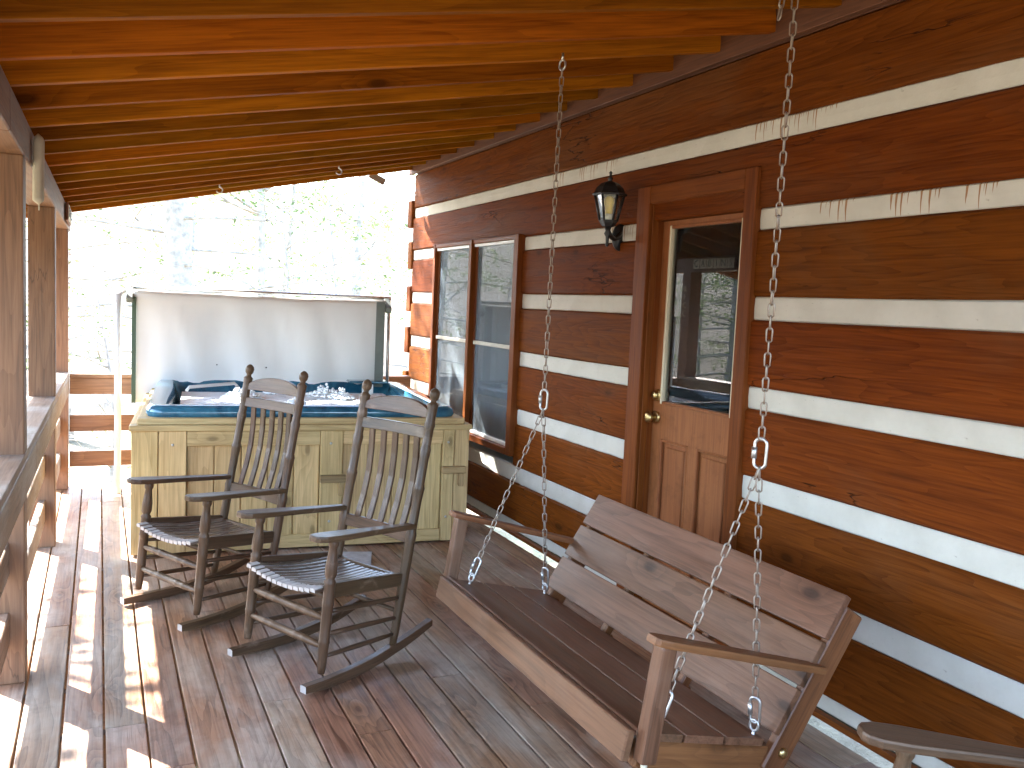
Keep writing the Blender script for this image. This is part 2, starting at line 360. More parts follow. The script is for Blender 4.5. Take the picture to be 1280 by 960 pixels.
def text_mesh(name, parent, body, size, depth, mat, matrix):
    cu = bpy.data.curves.new(name, 'FONT'); cu.body = body; cu.size = size; cu.extrude = depth; cu.align_x = 'CENTER'; cu.align_y = 'CENTER'
    tmp = bpy.data.objects.new(name, cu); C.objects.link(tmp); dg = bpy.context.evaluated_depsgraph_get()
    me = bpy.data.meshes.new_from_object(tmp.evaluated_get(dg)); bpy.data.objects.remove(tmp); bpy.data.curves.remove(cu)
    me.materials.clear(); me.materials.append(MT[mat])
    o = bpy.data.objects.new(name, me); C.objects.link(o); o.parent = parent; o.matrix_local = matrix
    return o

# ------------------------------------------------------------------ ground
def ground():
    bm = bmesh.new(); n = 90; S = 420.0; grid = {}
    for i in range(n + 1):
        for j in range(n + 1):
            u, v = (i / n * 2 - 1), (j / n * 2 - 1)
            x, y = math.copysign(abs(u) ** 2.2, u) * S, math.copysign(abs(v) ** 2.2, v) * S
            r = math.hypot(x - 1, y - 3)
            z = -1.25 + 0.10 * noise.noise(Vector((x * 0.3, y * 0.3, 0))) + 0.03 * max(0, r - 14) + 0.6 * max(0, min(1, (r - 20) / 60)) * noise.noise(Vector((x * .02, y * .02, 3))) * 6
            z += max(0, r - 30) * 0.10
            grid[i, j] = bm.verts.new((x, y, z))
    for i in range(n):
        for j in range(n): bm.faces.new((grid[i, j], grid[i + 1, j], grid[i + 1, j + 1], grid[i, j + 1]))
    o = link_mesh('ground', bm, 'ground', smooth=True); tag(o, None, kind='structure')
ground()

# ------------------------------------------------------------------ deck
deck = bpy.data.objects.new('deck', None); C.objects.link(deck); tag(deck, None, kind='structure')
joints = {}
for k in range(-2, 21):
    x0 = GAP0 + (k - 1) * PITCH; xc = x0 + PITCH / 2
    ys = [-0.75]
    first = [-0.9, 0.75, 3.32, 1.9, -0.1][k % 5]
    if k == 3: first = 3.30 - 0.0
    y = first
    while y < DECK_END - 0.6:
        if y > -0.3: ys.append(y)
        y += 3.66 if y > 0 else 3.05
    ys.append(DECK_END)
    for a, b in zip(ys, ys[1:]):
        w = PITCH - 0.0075 + rnd.uniform(-0.0015, 0.0015); dz = rnd.uniform(-0.0015, 0.0)
        board('plank', deck, (xc + rnd.uniform(-.001, .001), a + 0.0015, -0.016 + dz), (xc + rnd.uniform(-.001, .001), b - 0.0015, -0.016 + dz), w, 0.032, 'deck', bevel=0.004, seg=2)
for j in range(26):
    y = -0.70 + j * 0.405
    if y < DECK_END - 0.1: board('joist', deck, (-0.42, y, -0.126), (W - 0.02, y, -0.126), 0.04, 0.18, 'post')
board('rim_joist', deck, (-0.42, DECK_END - 0.03, -0.128), (W - 0.02, DECK_END - 0.03, -0.128), 0.038, 0.19, 'post')

# ------------------------------------------------------------------ posts and railing
def post(label, y, top, group='square posts carrying the porch beam'):
    x = rail_x(y + 0.07) - 0.003 - 0.07
    o = board('porch_post', None, (x, y + 0.07, 0.0), (x, y + 0.07, top), 0.14, 0.14, 'post', up=(0, 1, 0), bevel=0.006, seg=2)
    return tag(o, label, 'post', group)
POSTS = [-0.75, 1.15, 3.80, 5.80, 7.46]
PLAB = {3.80: 'tall square brown porch post rising from the railing, next to the hanging cream cloth',
        5.80: 'square brown porch post in the middle of the railing between its neighbours',
        7.46: 'square brown corner post where side and end railings meet',
        1.15: 'square brown porch post of the railing, facing the porch swing',
        -0.75: 'square brown porch post at the open end of the railing'}
for y in POSTS: post(PLAB[y], y, beam_top(y) - 0.148)
rl = thing('porch_railing', 'weathered brown board railing along the open side of the porch', 'railing', (0, 0, 0))
Y0, Y1 = -0.75, 7.6
def rp(y, dx, z): return (rail_x(y) + dx, y, z)
prev = Y0
for y in [1.2, 4.35, 7.6]:
    board('cap_board', rl, rp(prev + .002, -0.0815, 0.888), rp(y - .002, -0.0815, 0.888), 0.163, 0.034, 'rail', bevel=0.004, seg=2)
    board('top_rail', rl, rp(prev + .002, -0.0165, 0.798), rp(y - .002, -0.0165, 0.798), 0.034, 0.142, 'rail', bevel=0.004)
    prev = y
for a, b in zip(POSTS, POSTS[1:]):
    for z in (0.5, 0.222):
        board('rail_board', rl, rp(a + 0.141, -0.073, z), rp(b - 0.001, -0.073, z), 0.036, 0.13, 'rail', bevel=0.004)
re_ = thing('end_railing', 'brown board railing across the far end of the porch behind the hot tub', 'railing', (0, 0, 0))
board('cap_board', re_, (rail_x(7.6) + 0.004, 7.56, 0.872), (W - 0.03, 7.56, 0.872), 0.10, 0.03, 'post', bevel=0.004)
for z, h in ((0.792, 0.128), (0.502, 0.128), (0.222, 0.122)):
    board('rail_board', re_, (rail_x(7.55) + 0.004, 7.555, z), (W - 0.02, 7.555, z), 0.038, h, 'post', bevel=0.004)
board('rail_post', re_, (1.25, 7.61, 0.0), (1.25, 7.61, 0.85), 0.09, 0.07, 'post', up=(0, 1, 0))

# ------------------------------------------------------------------ roof
rf = thing('porch_roof', 'low sloping porch roof of orange-brown rafters above deck and swing', 'roof', (0, 0, 0))
SHADE_EAVE = 0.86  # unseen overhang, its length chosen to cut the sun off the deck
for k in range(-9, 15):
    y = 2.625 + 0.3605 * k
    xl = rail_x(y); zl = beam_top(y); s = (RAFT_WALL_Z - zl) / (W - 0.03 - xl)
    xe = xl - SHADE_EAVE; ze = zl - s * SHADE_EAVE
    j = rnd.uniform(-0.004, 0.004)
    board('rafter', rf, (xe, y, ze + 0.07 + j), (W - 0.034, y, RAFT_WALL_Z + 0.07 + j), 0.040, 0.14, 'rafter', bevel=0.003)
for a, b in ((-0.72, 3.3), (3.302, 7.76)):
    board('beam', rf, (rail_x(a) - 0.07, a, beam_top(a) - 0.074), (rail_x(b) - 0.07, b, beam_top(b) - 0.074), 0.145, 0.148, 'post', bevel=0.005)
bm = bmesh.new()
def roof_pt(x, y, h):
    xl = rail_x(y); zl = beam_top(y); s = (RAFT_WALL_Z - zl) / (W - 0.03 - xl); return Vector((x, y, zl + s * (x - xl) + h))
vs = []
for h in (0.148, 0.176):
    for y, x in ((-0.72, -1.20), (-0.72, W + 0.5), (7.80, W + 0.5), (7.80, -1.10)): vs.append(bm.verts.new(roof_pt(x, y, h)))
for q in ((0, 1, 2, 3), (7, 6, 5, 4), (0, 4, 5, 1), (1, 5, 6, 2), (2, 6, 7, 3), (3, 7, 4, 0)): bm.faces.new([vs[i] for i in q])
bmesh.ops.recalc_face_normals(bm, faces=bm.faces)
link_mesh('roof_sheathing', bm, 'rafter', rf)
board('shade_fascia', rf, (rail_x(-.72) - SHADE_EAVE - 0.015, -0.72, 2.10), (rail_x(7.76) - SHADE_EAVE - 0.015, 7.76, 2.03), 0.025, 0.17, 'post')  # added edge of the overhang, out of view, part of the sun cutoff
board('eave_end_block', rf, (2.16, 7.72, 2.66), (2.30, 7.72, 2.60), 0.03, 0.06, 'rail')

# ------------------------------------------------------------------ cabin
cab = thing('log_cabin', 'log cabin wall of hewn brown logs with white chinking, door and window', 'cabin', (W, 3, 0))
def cw(x, y, z): return (x - W, y - 3, z)
def hewn(name, y0, y1, z0, z1, xf, depth, mat, amp=0.004, ragged=0.0, step=0.11):
    bm = bmesh.new(); n = max(2, int((y1 - y0) / step)); h = (z1 - z0) / 2; seed = rnd.uniform(0, 99); L = y1 - y0
    prev = None; b = 0.010
    for i in range(n + 1):
        y = -L / 2 + L * i / n
        def nz(k, s=1.3): return noise.noise(Vector((y * s + seed, k * 7.7 + seed, 0.3)))
        t = amp * nz(1) + ragged * noise.noise(Vector((y * 14, seed, 1))); u = amp * nz(2) + ragged * 1.6 * noise.noise(Vector((y * 17, seed, 5))); d = amp * 0.8 * nz(3, 0.8); d2 = amp * 0.8 * nz(4, 0.8)
        pts = [(0.012 + d2, -h + u), (d2, -h + b + u), (0.5 * (d + d2) - 0.002, 0), (d, h - b + t), (0.012 + d, h + t), (depth, h + t), (depth, -h + u)]
        ring = [bm.verts.new((x, y, z)) for x, z in pts]
        if prev:
            for k in range(len(ring)): bm.faces.new((prev[k], ring[k], ring[(k + 1) % len(ring)], prev[(k + 1) % len(ring)]))
        else: bm.faces.new(ring)
        prev = ring
    bm.faces.new(list(reversed(prev))); bmesh.ops.recalc_face_normals(bm, faces=bm.faces)
    return link_mesh(name, bm, mat, cab, Matrix.Translation(cw(xf, (y0 + y1) / 2, (z0 + z1) / 2)), smooth=False)
WALL0, WALL1 = -0.75, 7.66
D0, D1, DT = 3.030, 3.955, 2.195     # door casing outer
V0, V1, VB, VT = 5.355, 7.03, 0.535, 2.035   # window frame outer
LOGS = [(2.390, 2.690), (2.018, 2.300), (1.639, 1.928), (1.251, 1.540), (0.858, 1.152), (0.467, 0.752), (0.092, 0.357)]
def spans(z0, z1):
    cuts = []
    if z0 < DT - 0.03: cuts.append((D0 + .01, D1 - .01))
    if z0 < VT - 0.03 and z1 > VB + 0.03: cuts.append((V0 + .01, V1 - .01))
    out = []; a = WALL0
    for c0, c1 in sorted(cuts): out.append((a, c0)); a = c1
    out.append((a, WALL1)); return out
for i, (z0, z1) in enumerate(LOGS):
    for a, b in (spans(z0, z1) if i != 1 else [(WALL0, WALL1)]):
        if i == 5 and False: pass
        hewn('log', a, b, z0, z1, W + rnd.uniform(-0.002, 0.002), 0.15, 'log')
for i, (z0, z1) in enumerate(CHINK):
    for a, b in spans(z0, z1):
        left = b > 5 or (a > 3 and i > 0)
        o = hewn('chinking', a, b, z0 - 0.004, z1 + 0.004, W + 0.012, 0.12, 'chink_drip' if i < 2 else 'chink', amp=0.002, ragged=0.0035 if left else 0.0012, step=0.03 if left else 0.06)
board('sill_trim', cab, cw(W - 0.006, WALL0, 0.0135), cw(W - 0.006, D0 - .002, 0.0135), 0.03, 0.024, 'trim')
board('sill_trim', cab, cw(W - 0.006, D1 + .002, 0.0135), cw(W - 0.006, WALL1, 0.0135), 0.03, 0.024, 'trim')
board('ledger', cab, cw(W - 0.016, WALL0, 2.775), cw(W - 0.016, WALL1 + .1, 2.775), 0.035, 0.165, 'ledger')
bm = box_bm(3.4, WALL1 - WALL0, 0.2, 0)   # upper wall above the ledger
board('upper_wall', cab, cw(W + 0.09, WALL0, 3.02), cw(W + 0.09, WALL1, 3.02), 0.16, 0.65, 'ledger')
for i, (z0, z1) in enumerate(CHINK[:-1]):   # ends of the side-wall logs at the corner
    zc = (z0 + z1) / 2 + rnd.uniform(-.01, .01)
    board('corner_log_end', cab, cw(W - 0.008 - rnd.uniform(0, .02), 7.725, zc), cw(W + 0.9, 7.725, zc), 0.11, 0.25 + rnd.uniform(-.02, .02), 'log', bevel=0.015, seg=2)
for i, (z0, z1) in enumerate(LOGS[:-1]):
    zc = (z0 + z1) / 2
    board('corner_chinking', cab, cw(W + 0.05, 7.715, zc), cw(W + 0.9, 7.715, zc), 0.08, 0.13, 'chink', bevel=0.002)
# room behind the openings
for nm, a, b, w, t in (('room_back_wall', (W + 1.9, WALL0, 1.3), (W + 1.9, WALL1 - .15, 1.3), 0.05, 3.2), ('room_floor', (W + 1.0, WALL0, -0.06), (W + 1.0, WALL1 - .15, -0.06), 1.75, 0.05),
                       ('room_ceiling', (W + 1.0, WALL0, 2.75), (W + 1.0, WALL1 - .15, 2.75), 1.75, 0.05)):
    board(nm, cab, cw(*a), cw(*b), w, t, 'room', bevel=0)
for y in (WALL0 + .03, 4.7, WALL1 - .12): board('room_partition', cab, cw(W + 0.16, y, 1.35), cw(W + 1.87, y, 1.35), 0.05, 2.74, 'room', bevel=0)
# ---- door
XD = W + 0.062       # face of the slab
door = link_mesh('door', box_bm(0.044, 0.001, 0.001, 0), 'door', cab, Matrix.Translation(cw(XD, 3.45, 0)))
bpy.data.meshes.remove(door.data)
S0, S1, ST = 3.075, 3.826, 2.098
GY0, GY1, GZ0, GZ1 = 3.195, 3.764, 1.085, 1.995
bm = bmesh.new()
def addbox(bm, x0, x1, y0, y1, z0, z1):
    r = bmesh.ops.create_cube(bm, size=1.0)['verts']
    bmesh.ops.scale(bm, vec=(x1 - x0, y1 - y0, z1 - z0), verts=r); bmesh.ops.translate(bm, vec=((x0 + x1) / 2, (y0 + y1) / 2, (z0 + z1) / 2), verts=r)
dy = 3.45
# stiles and rails of the slab as one joined leaf
PZ0, PZ1 = 0.24, 0.905; PA, PB, PC, PD = 3.195, 3.440, 3.510, 3.745
for y0, y1, z0, z1 in ((S0, GY0, 0.03, ST), (GY1, S1, 0.03, ST), (GY0, GY1, GZ1, ST), (GY0, GY1, PZ1, GZ0), (GY0, GY1, 0.03, PZ0), (PB, PC, PZ0, PZ1), (GY0 - .0, PA + .004, PZ0, PZ1), (PD, GY1, PZ0, PZ1)):
    if y1 - y0 > 0.001: addbox(bm, 0, 0.042, y0 - dy, y1 - dy, z0, z1)
me = bpy.data.meshes.new('door'); 
for v in bm.verts: v.co = Vector((v.co.x, v.co.z, -v.co.y))       # local Y is up: grain runs up the stiles
bm.to_mesh(me); bm.free(); me.materials.append(MT['door'])
dr = bpy.data.objects.new('door', me); C.objects.link(dr); dr.parent = cab
UPM = Matrix(((1, 0, 0, 0), (0, 0, -1, 0), (0, 1, 0, 0), (0, 0, 0, 1)))   # local Y -> world Z, local Z -> -Y
dr.matrix_local = Matrix.Translation(cw(XD, dy, 0)) @ UPM
def on_door(name, x0, x1, y0, y1, z0, z1, mat, bevel=0.002):
    bm = box_bm(x1 - x0, z1 - z0, y1 - y0, bevel)
    return link_mesh(name, bm, mat, dr, Matrix.Translation(((x0 + x1) / 2, (z0 + z1) / 2, -((y0 + y1) / 2 - dy))))
for a, b in ((PA, PB), (PC, PD)):
    on_door('door_panel', 0.016, 0.034, a, b, PZ0, PZ1, 'door', 0.0)
    on_door('door_panel_field', 0.006, 0.018, a + .035, b - .035, PZ0 + .035, PZ1 - .035, 'door', 0.008)
    for y0, y1, z0, z1 in ((a, a + .014, PZ0, PZ1), (b - .014, b, PZ0, PZ1), (a + .014, b - .014, PZ1 - .014, PZ1), (a + .014, b - .014, PZ0, PZ0 + .014)):
        on_door('panel_moulding', -0.005, 0.016, y0, y1, z0, z1, 'door', 0.004)
for y0, y1, z0, z1 in ((GY0, GY0 + .016, GZ0, GZ1), (GY1 - .016, GY1, GZ0, GZ1), (GY0 + .016, GY1 - .016, GZ1 - .016, GZ1), (GY0 + .016, GY1 - .016, GZ0, GZ0 + .016)):
    on_door('glazing_bead', -0.006, 0.02, y0, y1, z0, z1, 'door' if z1 - z0 < .1 else 'cream', 0.003)
on_door('glass_pane', 0.012, 0.016, GY0 + .01, GY1 - .01, GZ0 + .01, GZ1 - .01, 'glass', 0.0)
for z, big in ((1.012, True), (1.127, False)):
    c = Vector((0, z, -(3.79 - dy)))
    k = lathe('knob_rose', dr, c + Vector((0.001, 0, 0)), c + Vector((-0.012, 0, 0)), [(0, .032), (.6, .032), (1, .024)], 'brass', 18)
    if big: lathe('knob', dr, c + Vector((-0.012, 0, 0)), c + Vector((-0.068, 0, 0)), [(0, .011), (.4, .011), (.5, .022), (.65, .029), (.85, .027), (.97, .016), (1, .004)], 'brass', 20)
    else: lathe('deadbolt_cylinder', dr, c + Vector((-0.012, 0, 0)), c + Vector((-0.03, 0, 0)), [(0, .024), (.7, .022), (1, .017)], 'brass', 18)
# casing and jambs
def casing(name, x0, x1, y0, y1, z0, z1, mat='trim', vert=True, bevel=0.004):
    xc, yc, zc = (x0 + x1) / 2, (y0 + y1) / 2, (z0 + z1) / 2
    if vert: return board(name, cab, cw(xc, yc, z0), cw(xc, yc, z1), y1 - y0, x1 - x0, mat, up=(1, 0, 0), bevel=bevel)
    return board(name, cab, cw(xc, y0, zc), cw(xc, y1, zc), x1 - x0, z1 - z0, mat, bevel=bevel)
casing('door_casing', W - 0.024, W + 0.02, D1 - 0.115, D1, 0.0, DT)
casing('door_casing', W - 0.024, W + 0.02, D0, D0 + 0.078, 0.0, DT)
casing('door_casing', W - 0.022, W + 0.02, D0 + 0.079, D1 - 0.116, 2.105, DT, vert=False)
casing('door_jamb', W + 0.004, W + 0.15, S1 + 0.003, S1 + 0.028, 0.0, 2.135)
casing('door_jamb', W - 0.010, W + 0.03, S1 - 0.004, S1 + 0.0025, 0.0, 2.11)
casing('door_jamb', W + 0.021, W + 0.15, S0 - 0.028, S0 - 0.003, 0.0, 2.135)
casing('door_jamb', W - 0.012, W + 0.15, S0 - 0.002, S1 + 0.002, 2.102, 2.135, vert=False)
casing('threshold', W - 0.03, W + 0.15, S0, S1, 0.002, 0.028, 'trim', vert=False)
# ---- window
win = board('window', cab, cw(W - 0.012, (V0 + V1) / 2, VB), cw(W - 0.012, (V0 + V1) / 2, VT), 0.05, 0.06, 'trim', up=(1, 0, 0))
WI = frame(cw(W - 0.012, (V0 + V1) / 2, VB), cw(W - 0.012, (V0 + V1) / 2, VT), (1, 0, 0)).inverted()
def on_win(name, x0, x1, y0, y1, z0, z1, mat, vert=True, bevel=0.003):
    xc, yc, zc = (x0 + x1) / 2, (y0 + y1) / 2, (z0 + z1) / 2
    if vert: p0, p1, w, t, up = cw(xc, yc, z0), cw(xc, yc, z1), y1 - y0, x1 - x0, (1, 0, 0)
    else: p0, p1, w, t, up = cw(xc, y0, zc), cw(xc, y1, zc), x1 - x0, z1 - z0, (0, 0, 1)
    return link_mesh(name, box_bm(w, (Vector(p1) - Vector(p0)).length, t, bevel), mat, win, WI @ frame(p0, p1, up))
on_win('frame', W - 0.040, W + 0.05, V0, V0 + 0.07, VB, VT, 'trim')
on_win('frame', W - 0.034, W + 0.05, V1 - 0.05, V1, VB, VT, 'trim')
on_win('frame', W - 0.030, W + 0.05, V0 + .0702, V1 - .0502, VT - 0.03, VT - .001, 'trim', vert=False)
on_win('sill', W - 0.045, W + 0.05, V0 + .0702, V1 - .0502, VB + .001, VB + 0.05, 'trim', vert=False)
VM = (V0 + V1) / 2
for a, b in ((V0 + .07, VM - .025), (VM + .025, V1 - .05)):
    z0, z1 = VB + .05, VT - .03
    on_win('sash_rail', W - 0.018, W + 0.03, a, b, z1 - .022, z1 - .001, 'white', vert=False)
    on_win('sash_rail', W - 0.018, W + 0.03, a, b, z0 + .001, z0 + .024, 'white', vert=False)
    on_win('sash_stile', W - 0.004, W + 0.03, a + .001, a + .03, z0 + .024, z1 - .022, 'trim')
    on_win('sash_stile', W - 0.004, W + 0.03, b - .03, b - .001, z0 + .024, z1 - .022, 'trim')
    zm = 1.27
    on_win('meeting_rail', W - 0.012, W + 0.003, a + .03, b - .03, zm - .014, zm + .014, 'screen_frame', vert=False)
    on_win('pane', W + 0.004, W + 0.008, a + .02, b - .02, z0 + .02, z1 - .02, 'screen', bevel=0)
    on_win('inner_stile', W + 0.05, W + 0.075, b - .10, b - .075, z0, z1, 'screen_frame')
    on_win('inner_stile', W + 0.05, W + 0.075, a + .10, a + .125, z0, z1, 'screen_frame')
    bm = bmesh.new(); rows = []
    for i in range(41):
        y = a + (b - a) * (0.45 + 0.55 * i / 40); x = W + 0.22 + 0.022 * math.sin(i * 1.25) + .006 * math.sin(i * 2.7)
        rows.append([bm.verts.new(cw(x, y, z)) for z in (z0 - .1, z1 + .1)])
    for p, q in zip(rows, rows[1:]): bm.faces.new((p[0], q[0], q[1], p[1]))
    bmesh.ops.solidify(bm, geom=list(bm.faces), thickness=0.003)
    link_mesh('curtain', bm, 'curtain', win, WI, smooth=True)

# ------------------------------------------------------------------ lantern on the wall
def lantern():
    cx, cy = W - 0.155, 4.020
    t = thing('wall_lantern', 'black coach lantern with yellow bulb mounted on the wall beside the door', 'lantern', (W, 4.15, 1.95))
    def L(x, y, z): return (x - W, y - 4.15, z - 1.95)
    def hexring(name, prof, mat, seg=6, smooth=False):
        bm = bmesh.new(); rings = []
        for z, r in prof: rings.append([bm.verts.new(L(cx + r * math.cos(a), cy + r * math.sin(a), z)) for a in (math.pi / 6 + 2 * math.pi * k / seg for k in range(seg))])
        for a, b in zip(rings, rings[1:]):
            for k in range(seg): bm.faces.new((a[k], a[(k + 1) % seg], b[(k + 1) % seg], b[k]))
        bm.faces.new(rings[-1]); bm.faces.new(list(reversed(rings[0])))
        bmesh.ops.recalc_face_normals(bm, faces=bm.faces)
        return link_mesh(name, bm, mat, t, smooth=smooth)
    hexring('roof', [(2.148, .088), (2.156, .092), (2.164, .080), (2.19, .068), (2.212, .046), (2.222, .018)], 'black')
    lathe('finial', t, L(cx, cy, 2.22), L(cx, cy, 2.275), [(0, .014), (.2, .010), (.3, .016), (.45, .008), (.75, .006), (.85, .010), (1, .003)], 'black')
    hexring('base', [(1.985, .012), (1.99, .030), (2.012, .046), (2.022, .050)], 'black')
    z0, r0_, z1, r1_ = 2.02, .046, 2.15, .076
    for k in range(6):
        a = math.pi / 6 + 2 * math.pi * k / 6; a2 = a + math.pi / 3
        tube('bar', t, [L(cx + r0_ * math.cos(a), cy + r0_ * math.sin(a), z0), L(cx + r1_ * math.cos(a), cy + r1_ * math.sin(a), z1)], [.006, .006], 'black', 6)
        bm = bmesh.new(); i = .94
        bm.faces.new([bm.verts.new(L(cx + r * i * math.cos(q), cy + r * i * math.sin(q), z)) for r, q, z in ((r0_, a, z0), (r0_, a2, z0), (r1_, a2, z1), (r1_, a, z1))])
        bmesh.ops.solidify(bm, geom=list(bm.faces), thickness=0.002)
        link_mesh('pane', bm, 'lamp_glass', t)
    a = math.pi / 6 + 2 * math.pi * 2 / 6; a2 = a + math.pi / 3; bm = bmesh.new()
    def pn(q, f, i=.91):
        r = r0_ + (r1_ - r0_) * f; p = Vector((math.cos(a), math.sin(a), 0)).lerp(Vector((math.cos(a2), math.sin(a2), 0)), q) * r * i
        return L(cx + p.x, cy + p.y, z0 + (z1 - z0) * f)
    bm.faces.new([bm.verts.new(pn(q, f)) for q, f in ((.12, .12), (.86, .12), (.86, .94), (.12, .94))]); bmesh.ops.solidify(bm, geom=list(bm.faces), thickness=.0006)
    link_mesh('warning_label', bm, 'label', t)
    b = lathe('bulb', t, L(cx, cy, 2.055), L(cx, cy, 2.148), [(0, .018), (.35, .020), (.6, .028), (.85, .026), (1, .012)], 'bulb')
    lathe('socket', t, L(cx, cy, 2.02), L(cx, cy, 2.056), [(0, .018), (1, .018)], 'white')
    lathe('stem', t, L(cx, cy, 1.99), L(cx, cy, 1.885), [(0, .020), (.2, .012), (.35, .019), (.5, .010), (.8, .008), (.9, .011), (1, .003)], 'black')
    bpl = lathe('back_plate', t, L(W - .001, 4.10, 1.975), L(W - .028, 4.10, 1.975), [(0, .05), (.5, .05), (1, .036)], 'black', 24)
    bpl.scale = (1, 1, 1.0); bpl.matrix_local = bpl.matrix_local @ Matrix.Scale(1.45, 4, (0, 0, 1))
    pts = []
    for i in range(9):
        q = i / 8; pts.append(L(W - .025 + (cx - W + .025) * q, 4.10 + (cy - 4.10) * q, 1.968 - .035 * math.sin(q * math.pi)))
    tube('arm', t, pts, [.013] * 9, 'black', 8)
lantern()

# ------------------------------------------------------------------ hot tub
TUB = (0.168, 5.45); TR = math.radians(-5.5); TW, TDp, TH = 2.03, 1.92, 0.775
tub = thing('hot_tub', 'square hot tub in a pale pine plank cabinet with blue foaming basin', 'hot tub', (TUB[0], TUB[1], 0), TR)
def tb(name, x0, x1, y0, y1, z0, z1, mat, ax='z', bevel=0.003, parent=tub):
    xc, yc, zc = (x0 + x1) / 2, (y0 + y1) / 2, (z0 + z1) / 2
    if ax == 'z': return board(name, parent, (xc, yc, z0), (xc, yc, z1), x1 - x0, y1 - y0, mat, up=(0, 1, 0), bevel=bevel)
    if ax == 'x': return board(name, parent, (x0, yc, zc), (x1, yc, zc), y1 - y0, z1 - z0, mat, bevel=bevel)
    return board(name, parent, (xc, y0, zc), (xc, y1, zc), x1 - x0, z1 - z0, mat, bevel=bevel)
u = lambda f: f * TW
tb('corner_board', 0.0, u(.07), 0.0, 0.026, 0.012, TH - .035, 'pine')
tb('corner_board', u(.952), u(1.0), 0.0, 0.026, 0.012, TH - .035, 'pine')
for a, b in ((.073, .147), (.530, .596), (.914, .950)): tb('stile', u(a), u(b), -0.006, 0.022, 0.012, TH - .035, 'pine')
tb('core_panel', 0.03, TW - .03, 0.042, 0.055, 0.012, TH - .06, 'pine', bevel=0)
for a, b, n in ((.148, .529, 5), (.597, .913, 4)):
    tb('panel_rail', u(a), u(b), 0.0, 0.024, TH - .125, TH - .036, 'pine', ax='x')
    tb('panel_rail', u(a), u(b), 0.0, 0.024, 0.012, 0.09, 'pine', ax='x')
    for i in range(n):
        x0 = u(a) + (u(b) - u(a)) * i / n; x1 = u(a) + (u(b) - u(a)) * (i + 1) / n
        tb('panel_board', x0 + .002, x1 - .002, 0.020 if 0 else 0.0245, 0.041, 0.02, TH - .06, 'pine', bevel=0.005)
for x, y0 in ((0.0, 0), (TW - .026, 1)):
    for i in range(13):
        a = 0.027 + i * (TDp - .03) / 13; b = 0.027 + (i + 1) * (TDp - .03) / 13
        tb('side_board', x, x + .026, a + .001, b - .001, 0.012, TH - .035, 'pine')
tb('back_panel', 0.03, TW - .03, TDp - .03, TDp, 0.012, TH - .035, 'pine')
# ledge
for x0, x1, y0, y1, ax in ((-.012, TW + .012, -.014, .09, 'x'), (-.012, TW + .012, TDp - .09, TDp + .012, 'x'), (-.012, .09, .0905, TDp - .0905, 'y'), (TW - .09, TW + .012, .0905, TDp - .0905, 'y')):
    tb('ledge_board', x0, x1, y0, y1, TH - .0345, TH, 'pine', ax=ax, bevel=.004)
for x0, x1, y0, y1, ax in ((.03, TW - .03, .02, .11, 'x'), (.03, TW - .03, TDp - .11, TDp - .02, 'x'), (.03, .11, .1105, TDp - .1105, 'y'), (TW - .11, TW - .03, .1105, TDp - .1105, 'y')):
    tb('ledge_board', x0, x1, y0, y1, TH + .0005, TH + .038, 'pine', ax=ax, bevel=.004)
for fx, z in ((.565, .42), (.945, .46)):
    x = u(fx)
    la = tb('latch_block', x - .075, x + .085, -.046, -.007, z, z + .045, 'latch', ax='x')
    lb = tb('latch_tab', x + .040, x + .070, -.044, -.0062, z - .085, z - .001, 'latch')
for fx, z in ((.11, .66), (.56, .66), (.56, .17), (.93, .66), (.93, .17), (.11, .17)):
    lathe('screw_head', tub, (u(fx), -.0055, z), (u(fx), -.010, z), [(0, .009), (1, .006)], 'steel', 10)
# shell
def rrect(x0, x1, y0, y1, r, n=7):
    out = []
    for cx, cy, a0 in ((x1 - r, y1 - r, 0), (x0 + r, y1 - r, 90), (x0 + r, y0 + r, 180), (x1 - r, y0 + r, 270)):
        for i in range(n + 1):
            a = math.radians(a0 + 90 * i / n); out.append((cx + r * math.cos(a), cy + r * math.sin(a)))
    return out
bm = bmesh.new(); rings = []
e = 0.075
for inset, z, r in ((e, TH + .036, .10), (e - .010, TH + .055, .11), (e - .004, TH + .085, .11), (e + .02, TH + .104, .10), (e + .09, TH + .104, .06), (e + .105, TH + .096, .055), (e + .14, TH + .0, .05), (e + .20, TH - .25, .06), (e + .32, TH - .62, .10)):
    rings.append([bm.verts.new((x, y, z)) for x, y in rrect(inset, TW - inset, inset, TDp - inset, r)])
for a, b in zip(rings, rings[1:]):
    n = len(a)
    for k in range(n): bm.faces.new((a[k], a[(k + 1) % n], b[(k + 1) % n], b[k]))
bm.faces.new(rings[-1]); bmesh.ops.recalc_face_normals(bm, faces=bm.faces)
shell = link_mesh('tub_shell', bm, 'acrylic', tub, smooth=True)
